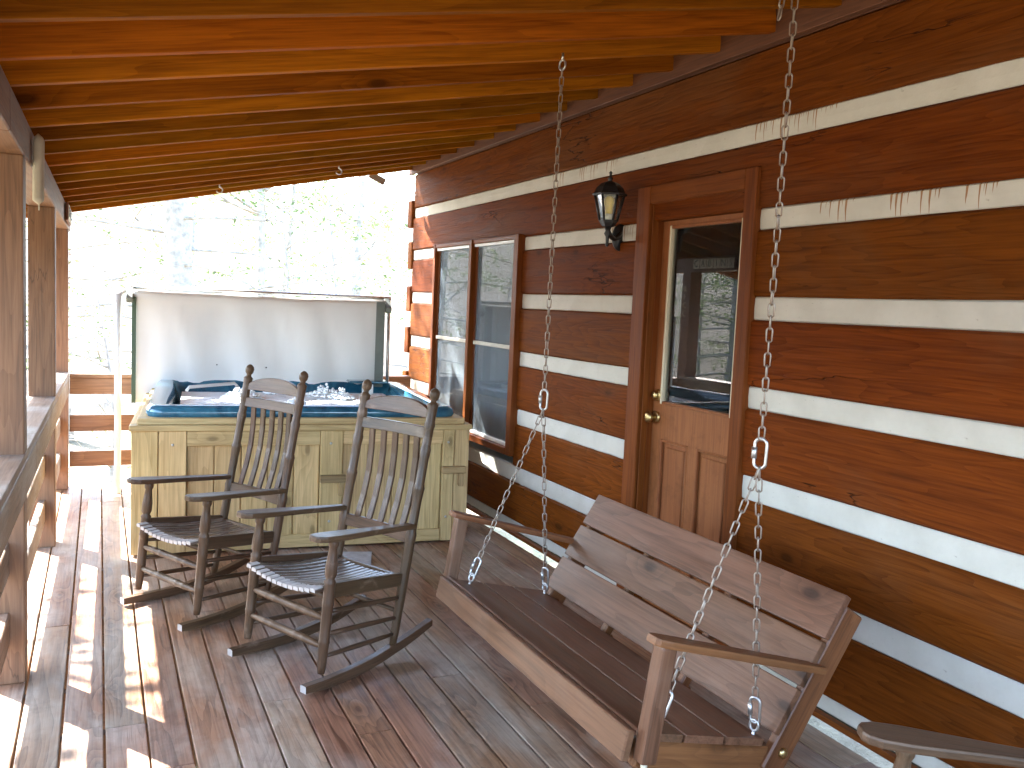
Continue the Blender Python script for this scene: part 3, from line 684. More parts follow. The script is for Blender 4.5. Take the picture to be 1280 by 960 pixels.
# water with churned foam
bm = bmesh.new(); n = 70; gr = {}
for i in range(n + 1):
    for j in range(n + 1):
        x = .245 + (TW - .49) * i / n; y = .245 + (TDp - .49) * j / n
        p = Vector((x * 2.3, y * 2.3, 1.7)); a = noise.noise(p); b = abs(noise.noise(p * 3.1)); c = noise.noise(p * 9)
        edge = min(i, n - i, j, n - j) / n
        z = TH + 0.02 + (0.018 * a + 0.020 * b + 0.008 * c) * min(1, edge * 12)
        gr[i, j] = bm.verts.new((x, y, z))
for i in range(n):
    for j in range(n): bm.faces.new((gr[i, j], gr[i + 1, j], gr[i + 1, j + 1], gr[i, j + 1]))
wtr = link_mesh('water', bm, 'water', tub, smooth=True)
frng = random.Random(3)
for cx, cy, s in ((.62, 1.15, .11), (.70, 1.32, .09), (1.28, 1.35, .14), (1.38, 1.2, .10), (1.0, .8, .07), (.9, 1.5, .07)):
    bm = bmesh.new()
    for k in range(260):
        a = frng.uniform(0, 6.28); r = s * math.sqrt(frng.random()); h = (1 - r / s) ** 1.5 * s * .9 * frng.uniform(.0, 1)
        rr = frng.uniform(.004, .013)
        mt = Matrix.Translation((cx + r * math.cos(a), cy + r * math.sin(a), TH + .04 + h)) @ Matrix.Scale(rr, 4)
        bmesh.ops.create_icosphere(bm, subdivisions=1, radius=1, matrix=mt)
    o = link_mesh('foam_crest', bm, 'foam', tub, smooth=True); o['kind'] = 'stuff'
# headrest pillow, filter lid and label card at the back
tube('grab_rail', tub, [(.28, 1.35, TH + .06), (.30, 1.38, TH + .085), (.62, 1.50, TH + .105), (.64, 1.53, TH + .08)], [.012] * 4, 'white', 8)
tb('filter_lid', 1.50, 1.82, 1.60, 1.78, TH + .1045, TH + .125, 'acrylic', ax='x', bevel=.008)
tb('instruction_card', 1.60, 1.69, 1.585, 1.588, TH + .02, TH + .10, 'white', bevel=0)
# ---- cover, standing folded on its lifter behind the tub
cov = thing('hot_tub_cover', 'grey vinyl hot tub cover standing folded upright behind the water', 'cover', (TUB[0] - .055, TUB[1], 0), TR)
def cover_panel(name, y, th, bulge, mat, seed):
    bm = bmesh.new(); nx, nz = 44, 22; sides = []
    X0, X1, Z0, Z1 = -.055, TW - .17, 0.70, 1.555
    for sgn in (-1, 1):
        g_ = {}
        for i in range(nx + 1):
            for j in range(nz + 1):
                fx, fz = i / nx, j / nz; x = X0 + (X1 - X0) * fx; z = Z0 + (Z1 - Z0) * fz
                ed = min(fx, 1 - fx, fz * .5, (1 - fz) * .5); rnd_ = min(1, ed / .02)
                wr = 0.034 * noise.noise(Vector((x * 4.5 + .8 * z, z * 1.1, seed))) + .012 * noise.noise(Vector((x * 13 + 3 * z, z * 2.2, seed + 4)))
                d = (th / 2 - .014 * (1 - rnd_) ** 2) + (wr + bulge * math.sin(math.pi * fx) * math.sin(math.pi * fz)) * min(1, ed / .08)
                sag = -.012 * math.sin(math.pi * fx) * fz
                g_[i, j] = bm.verts.new((x, y + sgn * d, z + sag))
        for i in range(nx):
            for j in range(nz):
                f = (g_[i, j], g_[i + 1, j], g_[i + 1, j + 1], g_[i, j + 1]); bm.faces.new(f if sgn < 0 else tuple(reversed(f)))
        sides.append(g_)
    a, b = sides
    for i in range(nx):
        for j in (0, nz): bm.faces.new((a[i, j], b[i, j], b[i + 1, j], a[i + 1, j]))
    for j in range(nz):
        for i in (0, nx): bm.faces.new((a[i, j], a[i, j + 1], b[i, j + 1], b[i, j]))
    bmesh.ops.recalc_face_normals(bm, faces=bm.faces)
    return link_mesh(name, bm, mat, cov, smooth=True)
YC = 1.80
fp = cover_panel('front_half', YC, .085, .012, 'vinyl', 2.2)
cover_panel('rear_half', YC + .11, .085, .01, 'vinyl_edge', 6.1)
for i, z in enumerate((1.0, 1.0, 1.0)):
    lathe('rivet', cov, (.55 + i * .37, YC - .052, z - .015 * i), (.55 + i * .37, YC - .060, z - .015 * i), [(0, .006), (1, .004)], 'black', 8)
board('binding_strip', cov, (TW - .215, YC - .0625, .72), (TW - .215, YC - .0625, 1.54), .07, .006, 'vinyl_edge', up=(0, 1, 0), bevel=.001)
board('binding_strip', cov, (-.045, YC - .05, .70), (-.045, YC - .05, 1.50), .030, .012, 'green', up=(0, 1, 0), bevel=.003)
rod('lifter_bar', cov, (-.12, YC + .055, 1.572), (TW - .11, YC + .055, 1.572), .016, 'steel')
for x in (-.075, TW - .15): board('lifter_bracket', cov, (x, YC - .07, 1.47), (x, YC + .06, 1.56), .05, .05, 'vinyl_edge', bevel=.006)
rod('lifter_arm', cov, (TW - .125, YC + .02, .72), (TW - .125, YC + .05, 1.57), .014, 'steel')
rod('lifter_pole', cov, (-.155, YC - .02, 0.0), (-.155, YC - .02, 1.52), .024, 'white', 14)
rod('lifter_pole_link', cov, (-.155, YC - .02, 1.50), (-.075, YC + .05, 1.572), .014, 'white')

# ------------------------------------------------------------------ rocking chairs
def copy_tree(o, parent=None):
    c = o.copy(); C.objects.link(c); c.parent = parent
    for ch in list(o.children): 
        d = copy_tree(ch, c)
    return c
def make_chair():
    t = thing('rocking_chair', '', 'chair')
    FX, RX = .254, .226
    fl = lambda s, f: Vector((s * (FX - .004 * f), -.052 * f, .070 + f * .535))      # front leg, f 0..1
    rb, rt = Vector((RX, -.405, .060)), Vector((RX - .002, -.615, 1.178))
    rp_ = lambda s, z: Vector((s * RX, rb.y + (rt.y - rb.y) * (z - rb.z) / (rt.z - rb.z), z))
    legprof = [(0, .015), (.06, .018), (.22, .0215), (.23, .0235), (.245, .0215), (.50, .0225), (.51, .0245), (.53, .0225), (.66, .0225), (.68, .025), (.70, .017), (.73, .024), (.80, .0245), (.88, .019), (.93, .016), (.95, .021), (1, .022)]
    postprof = [(0, .015), (.05, .018), (.25, .022), (.40, .022), (.43, .0245), (.445, .020), (.56, .021), (.60, .024), (.61, .026), (.625, .021), (.72, .021), (.76, .0245), (.775, .020), (.84, .0215), (.855, .025), (.87, .021), (.925, .023), (.935, .025), (.945, .013), (.952, .013), (.962, .021), (.978, .0235), (.990, .019), (.998, .009), (1, .004)]
    for s in (-1, 1):
        lathe('front_leg', t, fl(s, 0), fl(s, 1), legprof, 'chair', 16)
        lathe('back_post', t, rp_(s, .060), rp_(s, 1.178), postprof, 'chair', 16)
        # rocker: an arc, thicker in the middle
        bm = bmesh.new(); rings = []; n = 26
        for i in range(n + 1):
            f = i / n; y = .085 - f * .715; z = .30 * (y + .14) ** 2 * (1.35 if y < -.14 else 0.9) + 0.001
            h = .044 * (0.55 + .45 * math.sin(math.pi * min(1, max(0, f * .96 + .02))) ** .5)
            x = s * (FX + (RX - FX) * min(1, max(0, -y / .405)))
            rings.append([bm.verts.new((x + dx, y, z + dz)) for dx, dz in ((-.018, .002), (-.016, 0), (.016, 0), (.018, .002), (.018, h - .003), (.015, h), (-.015, h), (-.018, h - .003))])
        for a, b in zip(rings, rings[1:]):
            for k in range(8): bm.faces.new((a[k], b[k], b[(k + 1) % 8], a[(k + 1) % 8]))
        bm.faces.new(rings[0]); bm.faces.new(list(reversed(rings[-1]))); bmesh.ops.recalc_face_normals(bm, faces=bm.faces)
        o_ = link_mesh('rocker', bm, 'chair', t); o_.data.materials.append(MT['pale_end'])
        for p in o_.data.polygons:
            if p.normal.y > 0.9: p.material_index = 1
        # arm
        p0 = Vector((s * .252, .055, .622)); p1 = rp_(s, .578) + Vector((s * .004, .0, 0))
        L = (p1 - p0).length
        ol = []
        for f, hw in ((0, .018), (.02, .034), (.07, .046), (.18, .049), (.32, .043), (.55, .032), (.8, .026), (1, .022)): ol.append((hw, -L / 2 + f * L))
        ol = ol + [(-x, y) for x, y in reversed(ol)]
        slab('arm', t, ol, .024, 'chair', frame(p0, p1), bevel=.007)
        # side stretchers and side rail
        for zf, zr in ((.315, .270), (.225, .185), (.135, .115)):
            rod_prof = [(0, .008), (.2, .010), (.5, .0115), (.8, .010), (1, .008)]
            lathe('side_stretcher', t, fl(s, (zf - .07) / .535), rp_(s, zr), rod_prof, 'chair', 10)
        board('seat_side_rail', t, fl(s, (.395 - .07) / .535) + Vector((-s * .004, -.018, 0)), rp_(s, .350) + Vector((-s * .004, .018, 0)), .022, .058, 'chair', bevel=.004)
    turned = [(0, .010), (.05, .011), (.10, .014), (.22, .0155), (.235, .0175), (.25, .0155), (.33, .0165), (.345, .0185), (.36, .0165), (.5, .017), (.64, .0165), (.655, .0185), (.67, .0165), (.75, .0155), (.765, .0175), (.78, .0155), (.9, .014), (.95, .011), (1, .010)]
    for z in (.175, .285): lathe('front_stretcher', t, fl(-1, (z - .07) / .535), fl(1, (z - .07) / .535), turned, 'chair', 14)
    lathe('rear_stretcher', t, rp_(-1, .21), rp_(1, .21), [(0, .009), (.5, .011), (1, .009)], 'chair', 10)
    rod('seat_front_rail', t, fl(-1, (.372 - .07) / .535), fl(1, (.372 - .07) / .535), .0125, 'chair', 10)
    board('seat_rear_rail', t, rp_(-1, .335), rp_(1, .335), .022, .05, 'chair', bevel=.004)
    # dished seat of slats running front to back, their rounded ends showing at the front
    N = 13
    for i in range(N):
        f = (i + .5) / N * 2 - 1; xf = f * .236; xr = f * .205
        dip = -.030 * (1 - f * f)
        p0 = Vector((xf, .030 - .0 * abs(f), .428 + dip)); p1 = Vector((xr, -.425, .374 + dip * .55))
        bm = bmesh.new(); rings = []; n = 9; L = (p1 - p0).length
        for j in range(n + 1):
            q = j / n; p = p0.lerp(p1, q); p = p + Vector((0, 0, -.016 * math.sin(math.pi * q)))
            if j == 0: p.z -= .012; p.y -= .006
            hw = (.236 - (.236 - .205) * q) / N * .86
            M_ = p
            rings.append([bm.verts.new((M_.x + dx * hw, M_.y, M_.z + dz)) for dx, dz in ((-1, -.016), (1, -.016), (1, -.004), (.72, 0), (-.72, 0), (-1, -.004))])
        for a, b in zip(rings, rings[1:]):
            for k in range(6): bm.faces.new((a[k], b[k], b[(k + 1) % 6], a[(k + 1) % 6]))
        bm.faces.new(rings[0]); bm.faces.new(list(reversed(rings[-1]))); bmesh.ops.recalc_face_normals(bm, faces=bm.faces)
        o_ = link_mesh('seat_slat', bm, 'seat', t); o_.data.materials.append(MT['pale_end'])
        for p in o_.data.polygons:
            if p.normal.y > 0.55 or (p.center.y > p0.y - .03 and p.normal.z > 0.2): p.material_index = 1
    # back
    def across(name, zlow, zhigh, arch, thick=.018, bow=.018):
        bm = bmesh.new(); n = 16; rings = []
        for i in range(n + 1):
            f = i / n * 2 - 1; c = math.sqrt(max(0, 1 - f * f * .94)); zt = zhigh + arch * (c - .24) * 1.0
            a = rp_(1, zlow); b = rp_(1, zt); back = -bow * (1 - f * f)
            x = f * (RX - .006)
            rings.append([bm.verts.new((x, p.y + back + o_, p.z)) for p, o_ in ((a, thick / 2), (b, thick / 2), (b, -thick / 2), (a, -thick / 2))])
        for a, b in zip(rings, rings[1:]):
            for k in range(4): bm.faces.new((a[k], b[k], b[(k + 1) % 4], a[(k + 1) % 4]))
        bm.faces.new(rings[0]); bm.faces.new(list(reversed(rings[-1]))); bmesh.ops.recalc_face_normals(bm, faces=bm.faces)
        bmesh.ops.bevel(bm, geom=[e_ for e_ in bm.edges if abs(e_.verts[0].co.x - e_.verts[1].co.x) > 1e-4], offset=.003, segments=1, affect='EDGES')
        for v in bm.verts: v.co = Vector((v.co.z, v.co.x, v.co.y))      # local Y runs across the chair
        mm = Matrix(((0, 1, 0, 0), (0, 0, 1, 0), (1, 0, 0, 0), (0, 0, 0, 1)))
        return link_mesh(name, bm, 'chair', t, mm)
    across('crest_rail', 1.045, 1.068, .068)
    across('upper_back_rail', .955, 1.005, .0)
    across('lower_back_rail', .500, .552, .0)
    for i in range(5):
        f = (i - 2) / 2 * .66; x = f * RX
        pts = []
        for q in (0, .25, .5, .75, 1):
            z = .546 + (.962 - .546) * q; y = rp_(1, z).y - .018 * (1 - f * f) - .022 * math.sin(math.pi * q); pts.append((x, y, z))
        bm = bmesh.new(); rings = []
        for x_, y_, z_ in pts: rings.append([bm.verts.new((x_ + dx, y_ + dy_, z_)) for dx, dy_ in ((-.0175, -.005), (.0175, -.005), (.0175, .003), (.0145, .006), (-.0145, .006), (-.0175, .003))])
        for a, b in zip(rings, rings[1:]):
            for k in range(6): bm.faces.new((a[k], b[k], b[(k + 1) % 6], a[(k + 1) % 6]))
        bm.faces.new(rings[0]); bm.faces.new(list(reversed(rings[-1]))); bmesh.ops.recalc_face_normals(bm, faces=bm.faces)
        for v in bm.verts: v.co = Vector((v.co.x, v.co.z, -v.co.y))
        link_mesh('back_slat', bm, 'chair', t, Matrix(((1, 0, 0, 0), (0, 0, -1, 0), (0, 1, 0, 0), (0, 0, 0, 1))))
    return t
chair = make_chair()
spots = [((.693, 3.584), 115, 'dark slatted wooden rocking chair between the porch swing and another rocker'),
         ((.296, 4.405), 117, 'dark slatted wooden rocking chair nearest the hot tub cabinet'),
         ((1.50, 1.145), 62, 'wooden rocking chair by the wall of which only one paddle arm shows')]
for i, ((x, y), a, lab) in enumerate(spots):
    o = chair if i == 0 else copy_tree(chair)
    o.location = (x, y, 0.0); o.rotation_euler = (0, 0, math.radians(a))
    tag(o, lab, 'chair', 'slatted rocking chairs on the deck')

# ------------------------------------------------------------------ porch swing
SY0, SY1 = 1.90, 3.315
sw = thing('porch_swing', 'brown plank porch swing hanging on chains in front of the door', 'swing', (1.565, 2.6, 0), math.radians(0.4))
def sp(x, y, z): return Vector((x - 1.56, y - 2.6, z))
A = Vector((1.300, 0, .425)); Bk = Vector((1.775, 0, .322))     # seat section, front to back
Bt = Vector((2.030, 0, .722))                                     # top of the back
sd = (Bk - A).normalized(); sn = Vector((-sd.z, 0, sd.x)); sn = sn if sn.z > 0 else -sn
bd = (Bt - Bk).normalized(); bn = Vector((-bd.z, 0, bd.x))
def at(v, y): return sp(v.x, y, v.z)
# front board
fr = A - sn * .038 - sd * .0145
board('front_board', sw, at(fr, SY0 + .0), at(fr, SY1), .026, .088, 'swing', up=tuple(sn), bevel=.004)
board('front_lip', sw, at(A + sd * .012 - sn * .0, SY0), at(A + sd * .012 - sn * .0, SY1), .020, .020, 'swing', up=tuple(sn), bevel=.004)
ws = [.140, .140, .142]; off = .026
for w in ws:
    c = A + sd * (off + w / 2) - sn * .012; off += w + .008
    board('seat_board', sw, at(c, SY0 + .003), at(c, SY1 - .003), w, .024, 'swing', up=tuple(sn), bevel=.004, seg=2)
wb = .146; off = .020
for i in range(3):
    c = Bk + bd * (off + wb / 2) + bn * .0; off += wb + .0115
    board('back_board', sw, at(c, SY0 - .012), at(c, SY1 + .012), .024, wb, 'swing', up=tuple(bd), bevel=.004, seg=2)
for y in (SY0 + .02, (SY0 + SY1) / 2 + .25, (SY0 + SY1) / 2 - .25, SY1 - .02):
    p0 = A + sd * .02 - sn * .062; p1 = Bk - sn * .062 + sd * .06
    board('seat_bearer', sw, at(p0, y), at(p1, y), .034, .075, 'swing_side', up=tuple(sn), bevel=.006)
    b0 = Bk - bd * .085 + Vector((bd.z, 0, -bd.x)) * .034; b1 = Bt + Vector((bd.z, 0, -bd.x)) * .034 - bd * .02
    endp = abs(y - SY0) < .1 or abs(y - SY1) < .1
    dp = .085 if endp else .040; sh = Vector((bd.z, 0, -bd.x)) * (dp / 2 - .020 - .0015)
    yy = y + (0 if not endp else (-.014 if y < 2.5 else .014))
    board('back_bearer', sw, at(b0 + sh, yy), at(b1 + sh, yy), .034, dp, 'swing_side', up=tuple(bn), bevel=.006)
    if endp:
        q = b0 + sh + bd * .07; s_ = -1 if y < 2.5 else 1
        lathe('carriage_bolt', sw, at(q, yy + s_ * .0172), at(q, yy + s_ * .030), [(0, .016), (.5, .016), (1, .008)], 'brass', 12)
for y, s in ((SY0 - .018, -1), (SY1 + .018, 1)):
    # arm post, arm, hanging bolts
    a0 = Vector((1.318, 0, .350)); a1 = Vector((1.366, 0, .668))
    board('arm_post', sw, at(a0, y), at(a1, y), .048, .050, 'swing', up=(1, 0, 0), bevel=.008, seg=2)
    f0 = Vector((1.318, 0, .690)); f1 = Vector((1.935, 0, .520))
    L = (f1 - f0).length
    ol = [(.020, -L / 2), (.030, -L / 2 + .012), (.034, -L / 2 + .05), (.032, -L / 2 + .2), (.028, L / 2 - .12), (.022, L / 2)]
    ol = ol + [(-x, q) for x, q in reversed(ol)]
    slab('arm', sw, ol, .023, 'swing_side', frame(at(f0, y), at(f1, y), (0, 0, 1)), bevel=.006)
    lathe('post_foot', sw, at(a0, y) + Vector((0, 0, -.001)), at(a0, y) + Vector((0, 0, -.022)), [(0, .008), (.6, .010), (1, .006)], 'cream', 10)
# chains: each link its own piece
lm = bpy.data.meshes.new('chain_link'); bm = bmesh.new()
def link_bm(bm, l, w, r, n=14, seg=6):
    rings = []; hl = l / 2 - w / 2
    for i in range(n):
        a = 2 * math.pi * i / n; cx = math.cos(a) * w / 2; cy = math.sin(a) * w / 2 + (hl if math.sin(a) >= 0 else -hl)
        nx = Vector((math.cos(a), math.sin(a), 0)); rings.append([bm.verts.new(Vector((cx, cy, 0)) + nx * (r * math.cos(t)) + Vector((0, 0, r * math.sin(t)))) for t in (2 * math.pi * k / seg for k in range(seg))])
    for i in range(n):
        a, b = rings[i], rings[(i + 1) % n]
        for k in range(seg): bm.faces.new((a[k], b[k], b[(k + 1) % seg], a[(k + 1) % seg]))
    bmesh.ops.recalc_face_normals(bm, faces=bm.faces)
link_bm(bm, .040, .0165, .0024); bm.to_mesh(lm); bm.free(); lm.materials.append(MT['chain'])
for p in lm.polygons: p.use_smooth = True
def chain(parent, p0, p1, sag=0.0, pitch=.0345):
    p0, p1 = Vector(p0), Vector(p1); n = max(2, round((p1 - p0).length / pitch))
    for i in range(n):
        q0, q1 = i / n, (i + 1) / n
        a = p0.lerp(p1, q0) + Vector((0, 0, -sag * math.sin(math.pi * q0))); b = p0.lerp(p1, q1) + Vector((0, 0, -sag * math.sin(math.pi * q1)))
        m = frame(a, b, (1, 0.35, 0)) @ Matrix.Rotation(math.radians(90 * (i % 2) + 25 + rnd.uniform(-14, 14)), 4, 'Y')
        o = bpy.data.objects.new('chain_link', lm); C.objects.link(o); o.parent = parent; o.matrix_local = m
def quick_link(parent, c, d, l=.085, w=.036, r=.0048, mat='steel'):
    bm = bmesh.new(); link_bm(bm, l, w, r, 20, 8); c = Vector(c); d = Vector(d).normalized()
    o = link_mesh('quick_link', bm, mat, parent, frame(c - d * l / 2, c + d * l / 2, (1, .5, 0)), smooth=True)
    rod('link_sleeve', o, (w / 2, -.016, 0), (w / 2, .016, 0), r * 1.7, mat, 6)
    return o
def eye_bolt(parent, base, d, mat='steel', R=.014):
    base, d = Vector(base), Vector(d).normalized(); bm = bmesh.new(); link_bm(bm, R * 2.3, R * 2, .0042, 16, 8)
    o = link_mesh('eye_bolt', bm, mat, parent, frame(base + d * .010, base + d * (.010 + R * 2.3), (1, .3, 0)), smooth=True)
    rod('bolt_shank', o, (0, -R * 2.3 / 2 - .028, 0), (0, -R * 2.3 / 2, 0), .005, mat, 8)
    return base + d * (.010 + R * 2.3)
for y in (SY0 + .03, SY1 - .055):
    ring = sp(1.688, y, 1.168); xr = 1.70; zr = roof_pt(xr, y, 0).z
    top = sp(xr, y, zr - .006)
    e_ = eye_bolt(sw, top, (0, 0, -1), R=.017)
    quick_link(sw, ring, (0.02, 0, 1))
    chain(sw, ring + Vector((0, 0, .040)), e_ + Vector((0, 0, .006)))
    for v, nrm in ((A + sd * .085, sn), (A + sd * .445, sn)):
        b_ = at(v + sn * .002, y); dirn = (ring - b_).normalized()
        e2 = eye_bolt(sw, b_, sn * .6 + dirn)
        quick_link(sw, e2 + dirn * .030, dirn, .078, .030, .0045)
        chain(sw, e2 + dirn * .064, ring - Vector((0, 0, .040)), 0.0)
    if y < 2.5:
        chain(sw, e_ + Vector((-.020, .012, .004)), e_ + Vector((-.035, .02, -.16)))

# ------------------------------------------------------------------ small things
for x, y0, lab in ((.806, 6.9, 'small steel screw hook under a far rafter above the tub water'), (1.609, 6.68, 'small steel screw hook under a far rafter, close to the cabin wall')):
    k = round((y0 - 2.625) / .3605); y = 2.625 + .3605 * k; z = roof_pt(x, y, 0).z
    h = thing('ceiling_hook', lab, 'hook', (x, y, z), 0, 'screw hooks under the rafters')
    pts = [(0, 0, .01), (0, 0, -.02)] + [(.022 * math.sin(a), 0, -.042 + .022 * math.cos(a)) for a in (math.radians(q) for q in range(0, 260, 25))]
    tube('hook', h, pts, [.005] * len(pts), 'steel', 8)
# cream cloth roll tied to the beam
cy = 4.13; cx = rail_x(cy) + .026
bm = bmesh.new(); rings = []
for i in range(19):
    f = i / 18; z = 2.165 - .285 * f; hw = .034 * (min(1, f / .12) ** .5) * (1 - .10 * f) * (min(1, (1 - f) / .06) ** .5) + .002; th = .018 * (min(1, f / .1) ** .5) * (min(1, (1 - f) / .05) ** .5) + .002
    rings.append([bm.verts.new((th * math.cos(a) * (1 + .15 * math.cos(3 * a + f * 2)), hw * math.sin(a) * (1 + .08 * math.sin(5 * a)) , z - 1.88)) for a in (2 * math.pi * k / 18 for k in range(18))])
for a, b in zip(rings, rings[1:]):
    for k in range(18): bm.faces.new((a[k], b[k], b[(k + 1) % 18], a[(k + 1) % 18]))
bm.faces.new(rings[0]); bm.faces.new(list(reversed(rings[-1]))); bmesh.ops.recalc_face_normals(bm, faces=bm.faces)
cl = thing('rolled_cloth', 'cream rolled cloth hanging from the porch beam next to a post', 'cloth', (cx, cy, 1.88))
link_mesh('roll', bm, 'cloth', cl, smooth=True)
rod('tie_cord', cl, (.0, .036, -.02), (.0, .036, .27), .003, 'cloth', 6)
# sheet of paper on the deck
pp = slab('paper_sheet', None, [(-.19, -.17), (.17, -.19), (.19, .18), (-.17, .19)], .006, 'paper', Matrix.Translation((1.30, 5.03, .0045)) @ Matrix.Rotation(math.radians(-14), 4, 'Z'), bevel=.001, seg=1)
tag(pp, 'flat grey printed sheet lying on the planks in front of the hot tub', 'paper')
# sign boards on beam and corner post (seen mirrored in the door glass)
yb = 7.08; sg = thing('letter_sign', 'brown sign board with pale letter tiles on the beam, mirrored in door glass', 'sign', (rail_x(yb) + .004, yb, beam_top(yb) - .074))
board('sign_board', sg, (.010, -.33, 0), (.010, .33, 0), .018, .12, 'ledger', bevel=.003)
for i, ch in enumerate('CABINS'):
    y = .27 - i * .108
    board('letter_tile', sg, (.0215, y - .047, 0), (.0215, y + .047, 0), .005, .095, 'cream', bevel=.001)
    mm = Matrix(((0, 0, 1, .0245), (-1, 0, 0, y), (0, 1, 0, 0), (0, 0, 0, 1)))
    text_mesh('letter', sg, ch, .10, .001, 'black', mm)
yb = 7.455; s2 = thing('post_letters', 'pale wooden letters running down the corner post, mirrored in door glass', 'letters', (rail_x(yb) - .07, yb, 1.6))
for i, ch in enumerate('RFCC'):
    mm = Matrix(((0, 0, 1, .078), (-1, 0, 0, .075), (0, 1, 0, .21 - i * .085), (0, 0, 0, 1)))
    text_mesh('letter', s2, ch, .085, .004, 'cream', mm)

# ------------------------------------------------------------------ trees (two dense crowns placed to shade the porch, the rest below the sun's path)
def limb(bm, p, d, L, r, rng, depth, tips, droop=0.0, seg=6, kids=3):
    pts = [p.copy()]; rads = [r]; n = 5
    for i in range(n):
        d = (d + Vector((rng.uniform(-.18, .18), rng.uniform(-.18, .18), rng.uniform(-.12, .12) - droop))).normalized()
        p = p + d * (L / n); pts.append(p.copy()); rads.append(r * (1 - .8 * (i + 1) / n))
    tube_bm(bm, pts, rads, seg)
    for q in pts[2:]: tips.append((q, d.copy()))
    if depth > 0:
        for k in range(kids):
            i = rng.randint(2, n); a = rng.uniform(0, 6.28)
            nd = (d + Vector((math.cos(a), math.sin(a), rng.uniform(-.2, .6))) * .8).normalized()
            limb(bm, pts[i], nd, L * rng.uniform(.4, .65), max(.006, rads[i] * .7), rng, depth - 1, tips, droop, max(4, seg - 2), kids)
def leaves(bm, tips, per, spread, size, rng, flat=False):
    for q, d in tips:
        for k in range(per):
            c = q + Vector((rng.gauss(0, spread), rng.gauss(0, spread), rng.gauss(0, spread * (.35 if flat else .8))))
            a = Vector((rng.uniform(-1, 1), rng.uniform(-1, 1), rng.uniform(-.6, .6))).normalized(); b = a.cross(Vector((rng.uniform(-1, 1), rng.uniform(-1, 1), rng.uniform(-1, 1)))).normalized()
            s = size * rng.uniform(.6, 1.4)
            vs = [bm.verts.new(c + a * s), bm.verts.new(c + b * s * .45), bm.verts.new(c - a * s), bm.verts.new(c - b * s * .45)]
            bm.faces.new(vs)
DENSE = {41: (9, .085), 42: (7, .08)}
def tree(name, label, group, x, y, h, r, kind, seed, z0=None, lean=0.0):
    rng = random.Random(seed)
    rr = math.hypot(x - 1, y - 3); z = (-1.5 + 0.03 * max(0, rr - 14) + max(0, rr - 30) * .10) if z0 is None else z0
    t = thing(name, label, 'tree', (x, y, z), rng.uniform(0, 6.28), group)
    bm = bmesh.new(); pts = []; rads = []; n = 9
    for i in range(n + 1):
        f = i / n; pts.append(Vector((lean * h * f * f + .12 * math.sin(f * 5 + seed), .10 * math.sin(f * 4 + seed * 2), h * f))); rads.append(r * (1 - .86 * f) * (1.25 if i == 0 else 1))
    tube_bm(bm, pts, rads, 12); tips = []
    if kind == 'hemlock':
        m = int(h * 3.6)
        for k in range(m):
            f = .16 + .82 * k / m; i = min(n - 1, int(f * n)); p = pts[i].lerp(pts[i + 1], f * n - i); a = k * 2.4 + rng.uniform(-.5, .5)
            L = (h * .26) * (1.08 - f) + .35
            limb(bm, p, Vector((math.cos(a), math.sin(a), .12)), L, .012 + .026 * (1 - f), rng, 1, tips, .07, 5, 3)
        lf = bmesh.new(); leaves(lf, tips, 9, .17, .042, rng, True)
    elif kind == 'leafy':
        for k in range(int(6 + h)):
            f = .28 + .70 * rng.random(); i = min(n - 1, int(f * n)); p = pts[i].lerp(pts[i + 1], f * n - i); a = rng.uniform(0, 6.28)
            limb(bm, p, Vector((math.cos(a), math.sin(a), rng.uniform(.2, .9))), h * .22 * (1.2 - f), .02 + .04 * (1 - f), rng, 2, tips, .0, 5, 3)
        lf = bmesh.new(); per, sz = DENSE.get(seed, (3, .052)); leaves(lf, tips, per, .24, sz, rng)
    else:
        for k in range(12):
            f = .2 + .78 * k / 12; i = min(n - 1, int(f * n)); p = pts[i].lerp(pts[i + 1], f * n - i); a = rng.uniform(0, 6.28)
            limb(bm, p, Vector((math.cos(a), math.sin(a), rng.uniform(.1, .8))), h * .25 * (1.15 - f), .008 + .014 * (1 - f), rng, 2, tips, .0, 4, 2)
        lf = None
    bmesh.ops.recalc_face_normals(bm, faces=bm.faces)
    link_mesh('trunk', bm, 'bark', t, smooth=True)
    if lf: link_mesh('crown', lf, 'needles' if kind == 'hemlock' else 'spring', t)
TR_ = 'trees beyond the far end of the porch'
tree('hemlock_tree', 'hemlock with thick grey trunk and drooping boughs behind the hot tub cover', TR_, 1.05, 14.5, 13, .27, 'hemlock', 11)
tree('hemlock_tree', 'slender hemlock with low feathery boughs next to the thick trunked one', TR_, -0.6, 17.5, 10, .13, 'hemlock', 12)
tree('hemlock_tree', 'bushy low hemlock behind the middle of the hot tub cover', TR_, 3.4, 18.0, 6.5, .12, 'hemlock', 13)
tree('leafy_tree', 'leaning tree with fresh pale leaves above the hot tub cover', TR_, 2.6, 16.5, 9, .12, 'leafy', 21, lean=.10)
tree('leafy_tree', 'sparse pale leaved tree near the cabin corner', TR_, 5.4, 20.0, 8, .12, 'leafy', 22)
tree('bare_sapling', 'thin leafless sapling just past the end railing corner', TR_, 0.05, 11.2, 3.6, .035, 'bare', 31)
tree('bare_sapling', 'thin leafless sapling past the cabin corner', TR_, 4.6, 13.0, 5.5, .04, 'bare', 32)
tree('bare_sapling', 'thin leafless sapling with wide twigs behind the white lifter pole', TR_, 0.55, 12.4, 4.6, .03, 'bare', 33)
tree('bare_sapling', 'thin leafless sapling rising over the middle of the hot tub cover', TR_, 2.2, 12.2, 5.6, .035, 'bare', 34)
tree('bare_sapling', 'thin leafless sapling rising over the bracket end of the hot tub cover', TR_, 3.3, 13.6, 6.2, .04, 'bare', 35)
TW_ = 'trees shading the side of the porch'
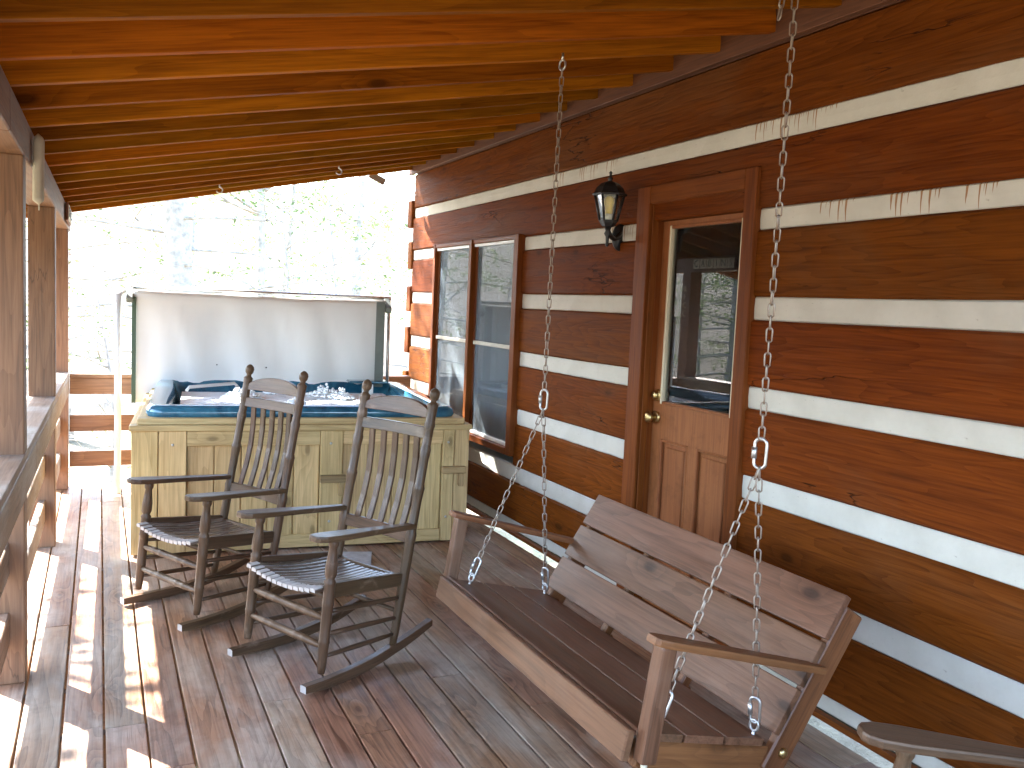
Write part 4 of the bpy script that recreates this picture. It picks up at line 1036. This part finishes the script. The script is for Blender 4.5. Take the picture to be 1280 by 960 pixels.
tree('leafy_tree', 'leafy tree standing by the side railing that shades the deck', TW_, -4.4, 8.6, 12, .16, 'leafy', 41)
tree('leafy_tree', 'leafy tree that dapples the sun on the cabin corner', TW_, -2.9, 14.6, 14, .16, 'leafy', 42)
TS_ = 'trees on the slope beside the porch'
srng = random.Random(5)
side = [(-11, 20, 'hemlock'), (-15, 17, 'leafy'), (-9, 25, 'leafy'), (-18, 24, 'hemlock'), (-13, 30, 'hemlock'), (-20, 13, 'leafy'), (-16, 8, 'hemlock'), (-22, 30, 'leafy'), (-24, 19, 'hemlock'), (-6, 30, 'leafy'), (-14, 0, 'leafy'), (-28, 25, 'hemlock'), (-17, 35, 'leafy'), (-4, 36, 'hemlock'), (3, 34, 'leafy'), (8, 30, 'hemlock')]
for i, (x, y, k) in enumerate(side):
    g_ = TS_
    lab = 'tall hemlock on the wooded slope facing the railing, mirrored in window glass' if k == 'hemlock' else 'pale leaved tree on the wooded slope facing the railing, mirrored in window glass'
    if y > 29 and x > -5: lab, g_ = {-4: 'distant hemlock far behind the corner post', 3: 'distant pale leaved tree far behind the hot tub cover', 8: 'distant hemlock far behind the cabin corner'}[x], TR_
    tree('hemlock_tree' if k == 'hemlock' else 'leafy_tree', lab, g_, x, y, srng.uniform(8, 11), srng.uniform(.12, .2), k, 50 + i)
edge = [(-7.5, 15.5), (-10.5, 14), (-9, 17.5), (-12.5, 18), (-8.5, 20.5), (-14, 13), (-11.5, 22), (-15.5, 21), (-6.5, 21.5), (-17, 16)]
for i, (x, y) in enumerate(edge):
    k = ('hemlock', 'bare', 'hemlock', 'leafy', 'bare')[i % 5]
    nm, lab = {'hemlock': ('hemlock_tree', 'young hemlock at the edge of the clearing facing the railing'), 'bare': ('bare_sapling', 'leafless sapling at the edge of the clearing facing the railing'),
               'leafy': ('leafy_tree', 'low leafy tree at the edge of the clearing facing the railing')}[k]
    tree(nm, lab, 'young trees at the edge of the clearing', x, y, srng.uniform(5.5, 7.5), .05 if k == 'bare' else .10, k, 90 + i)
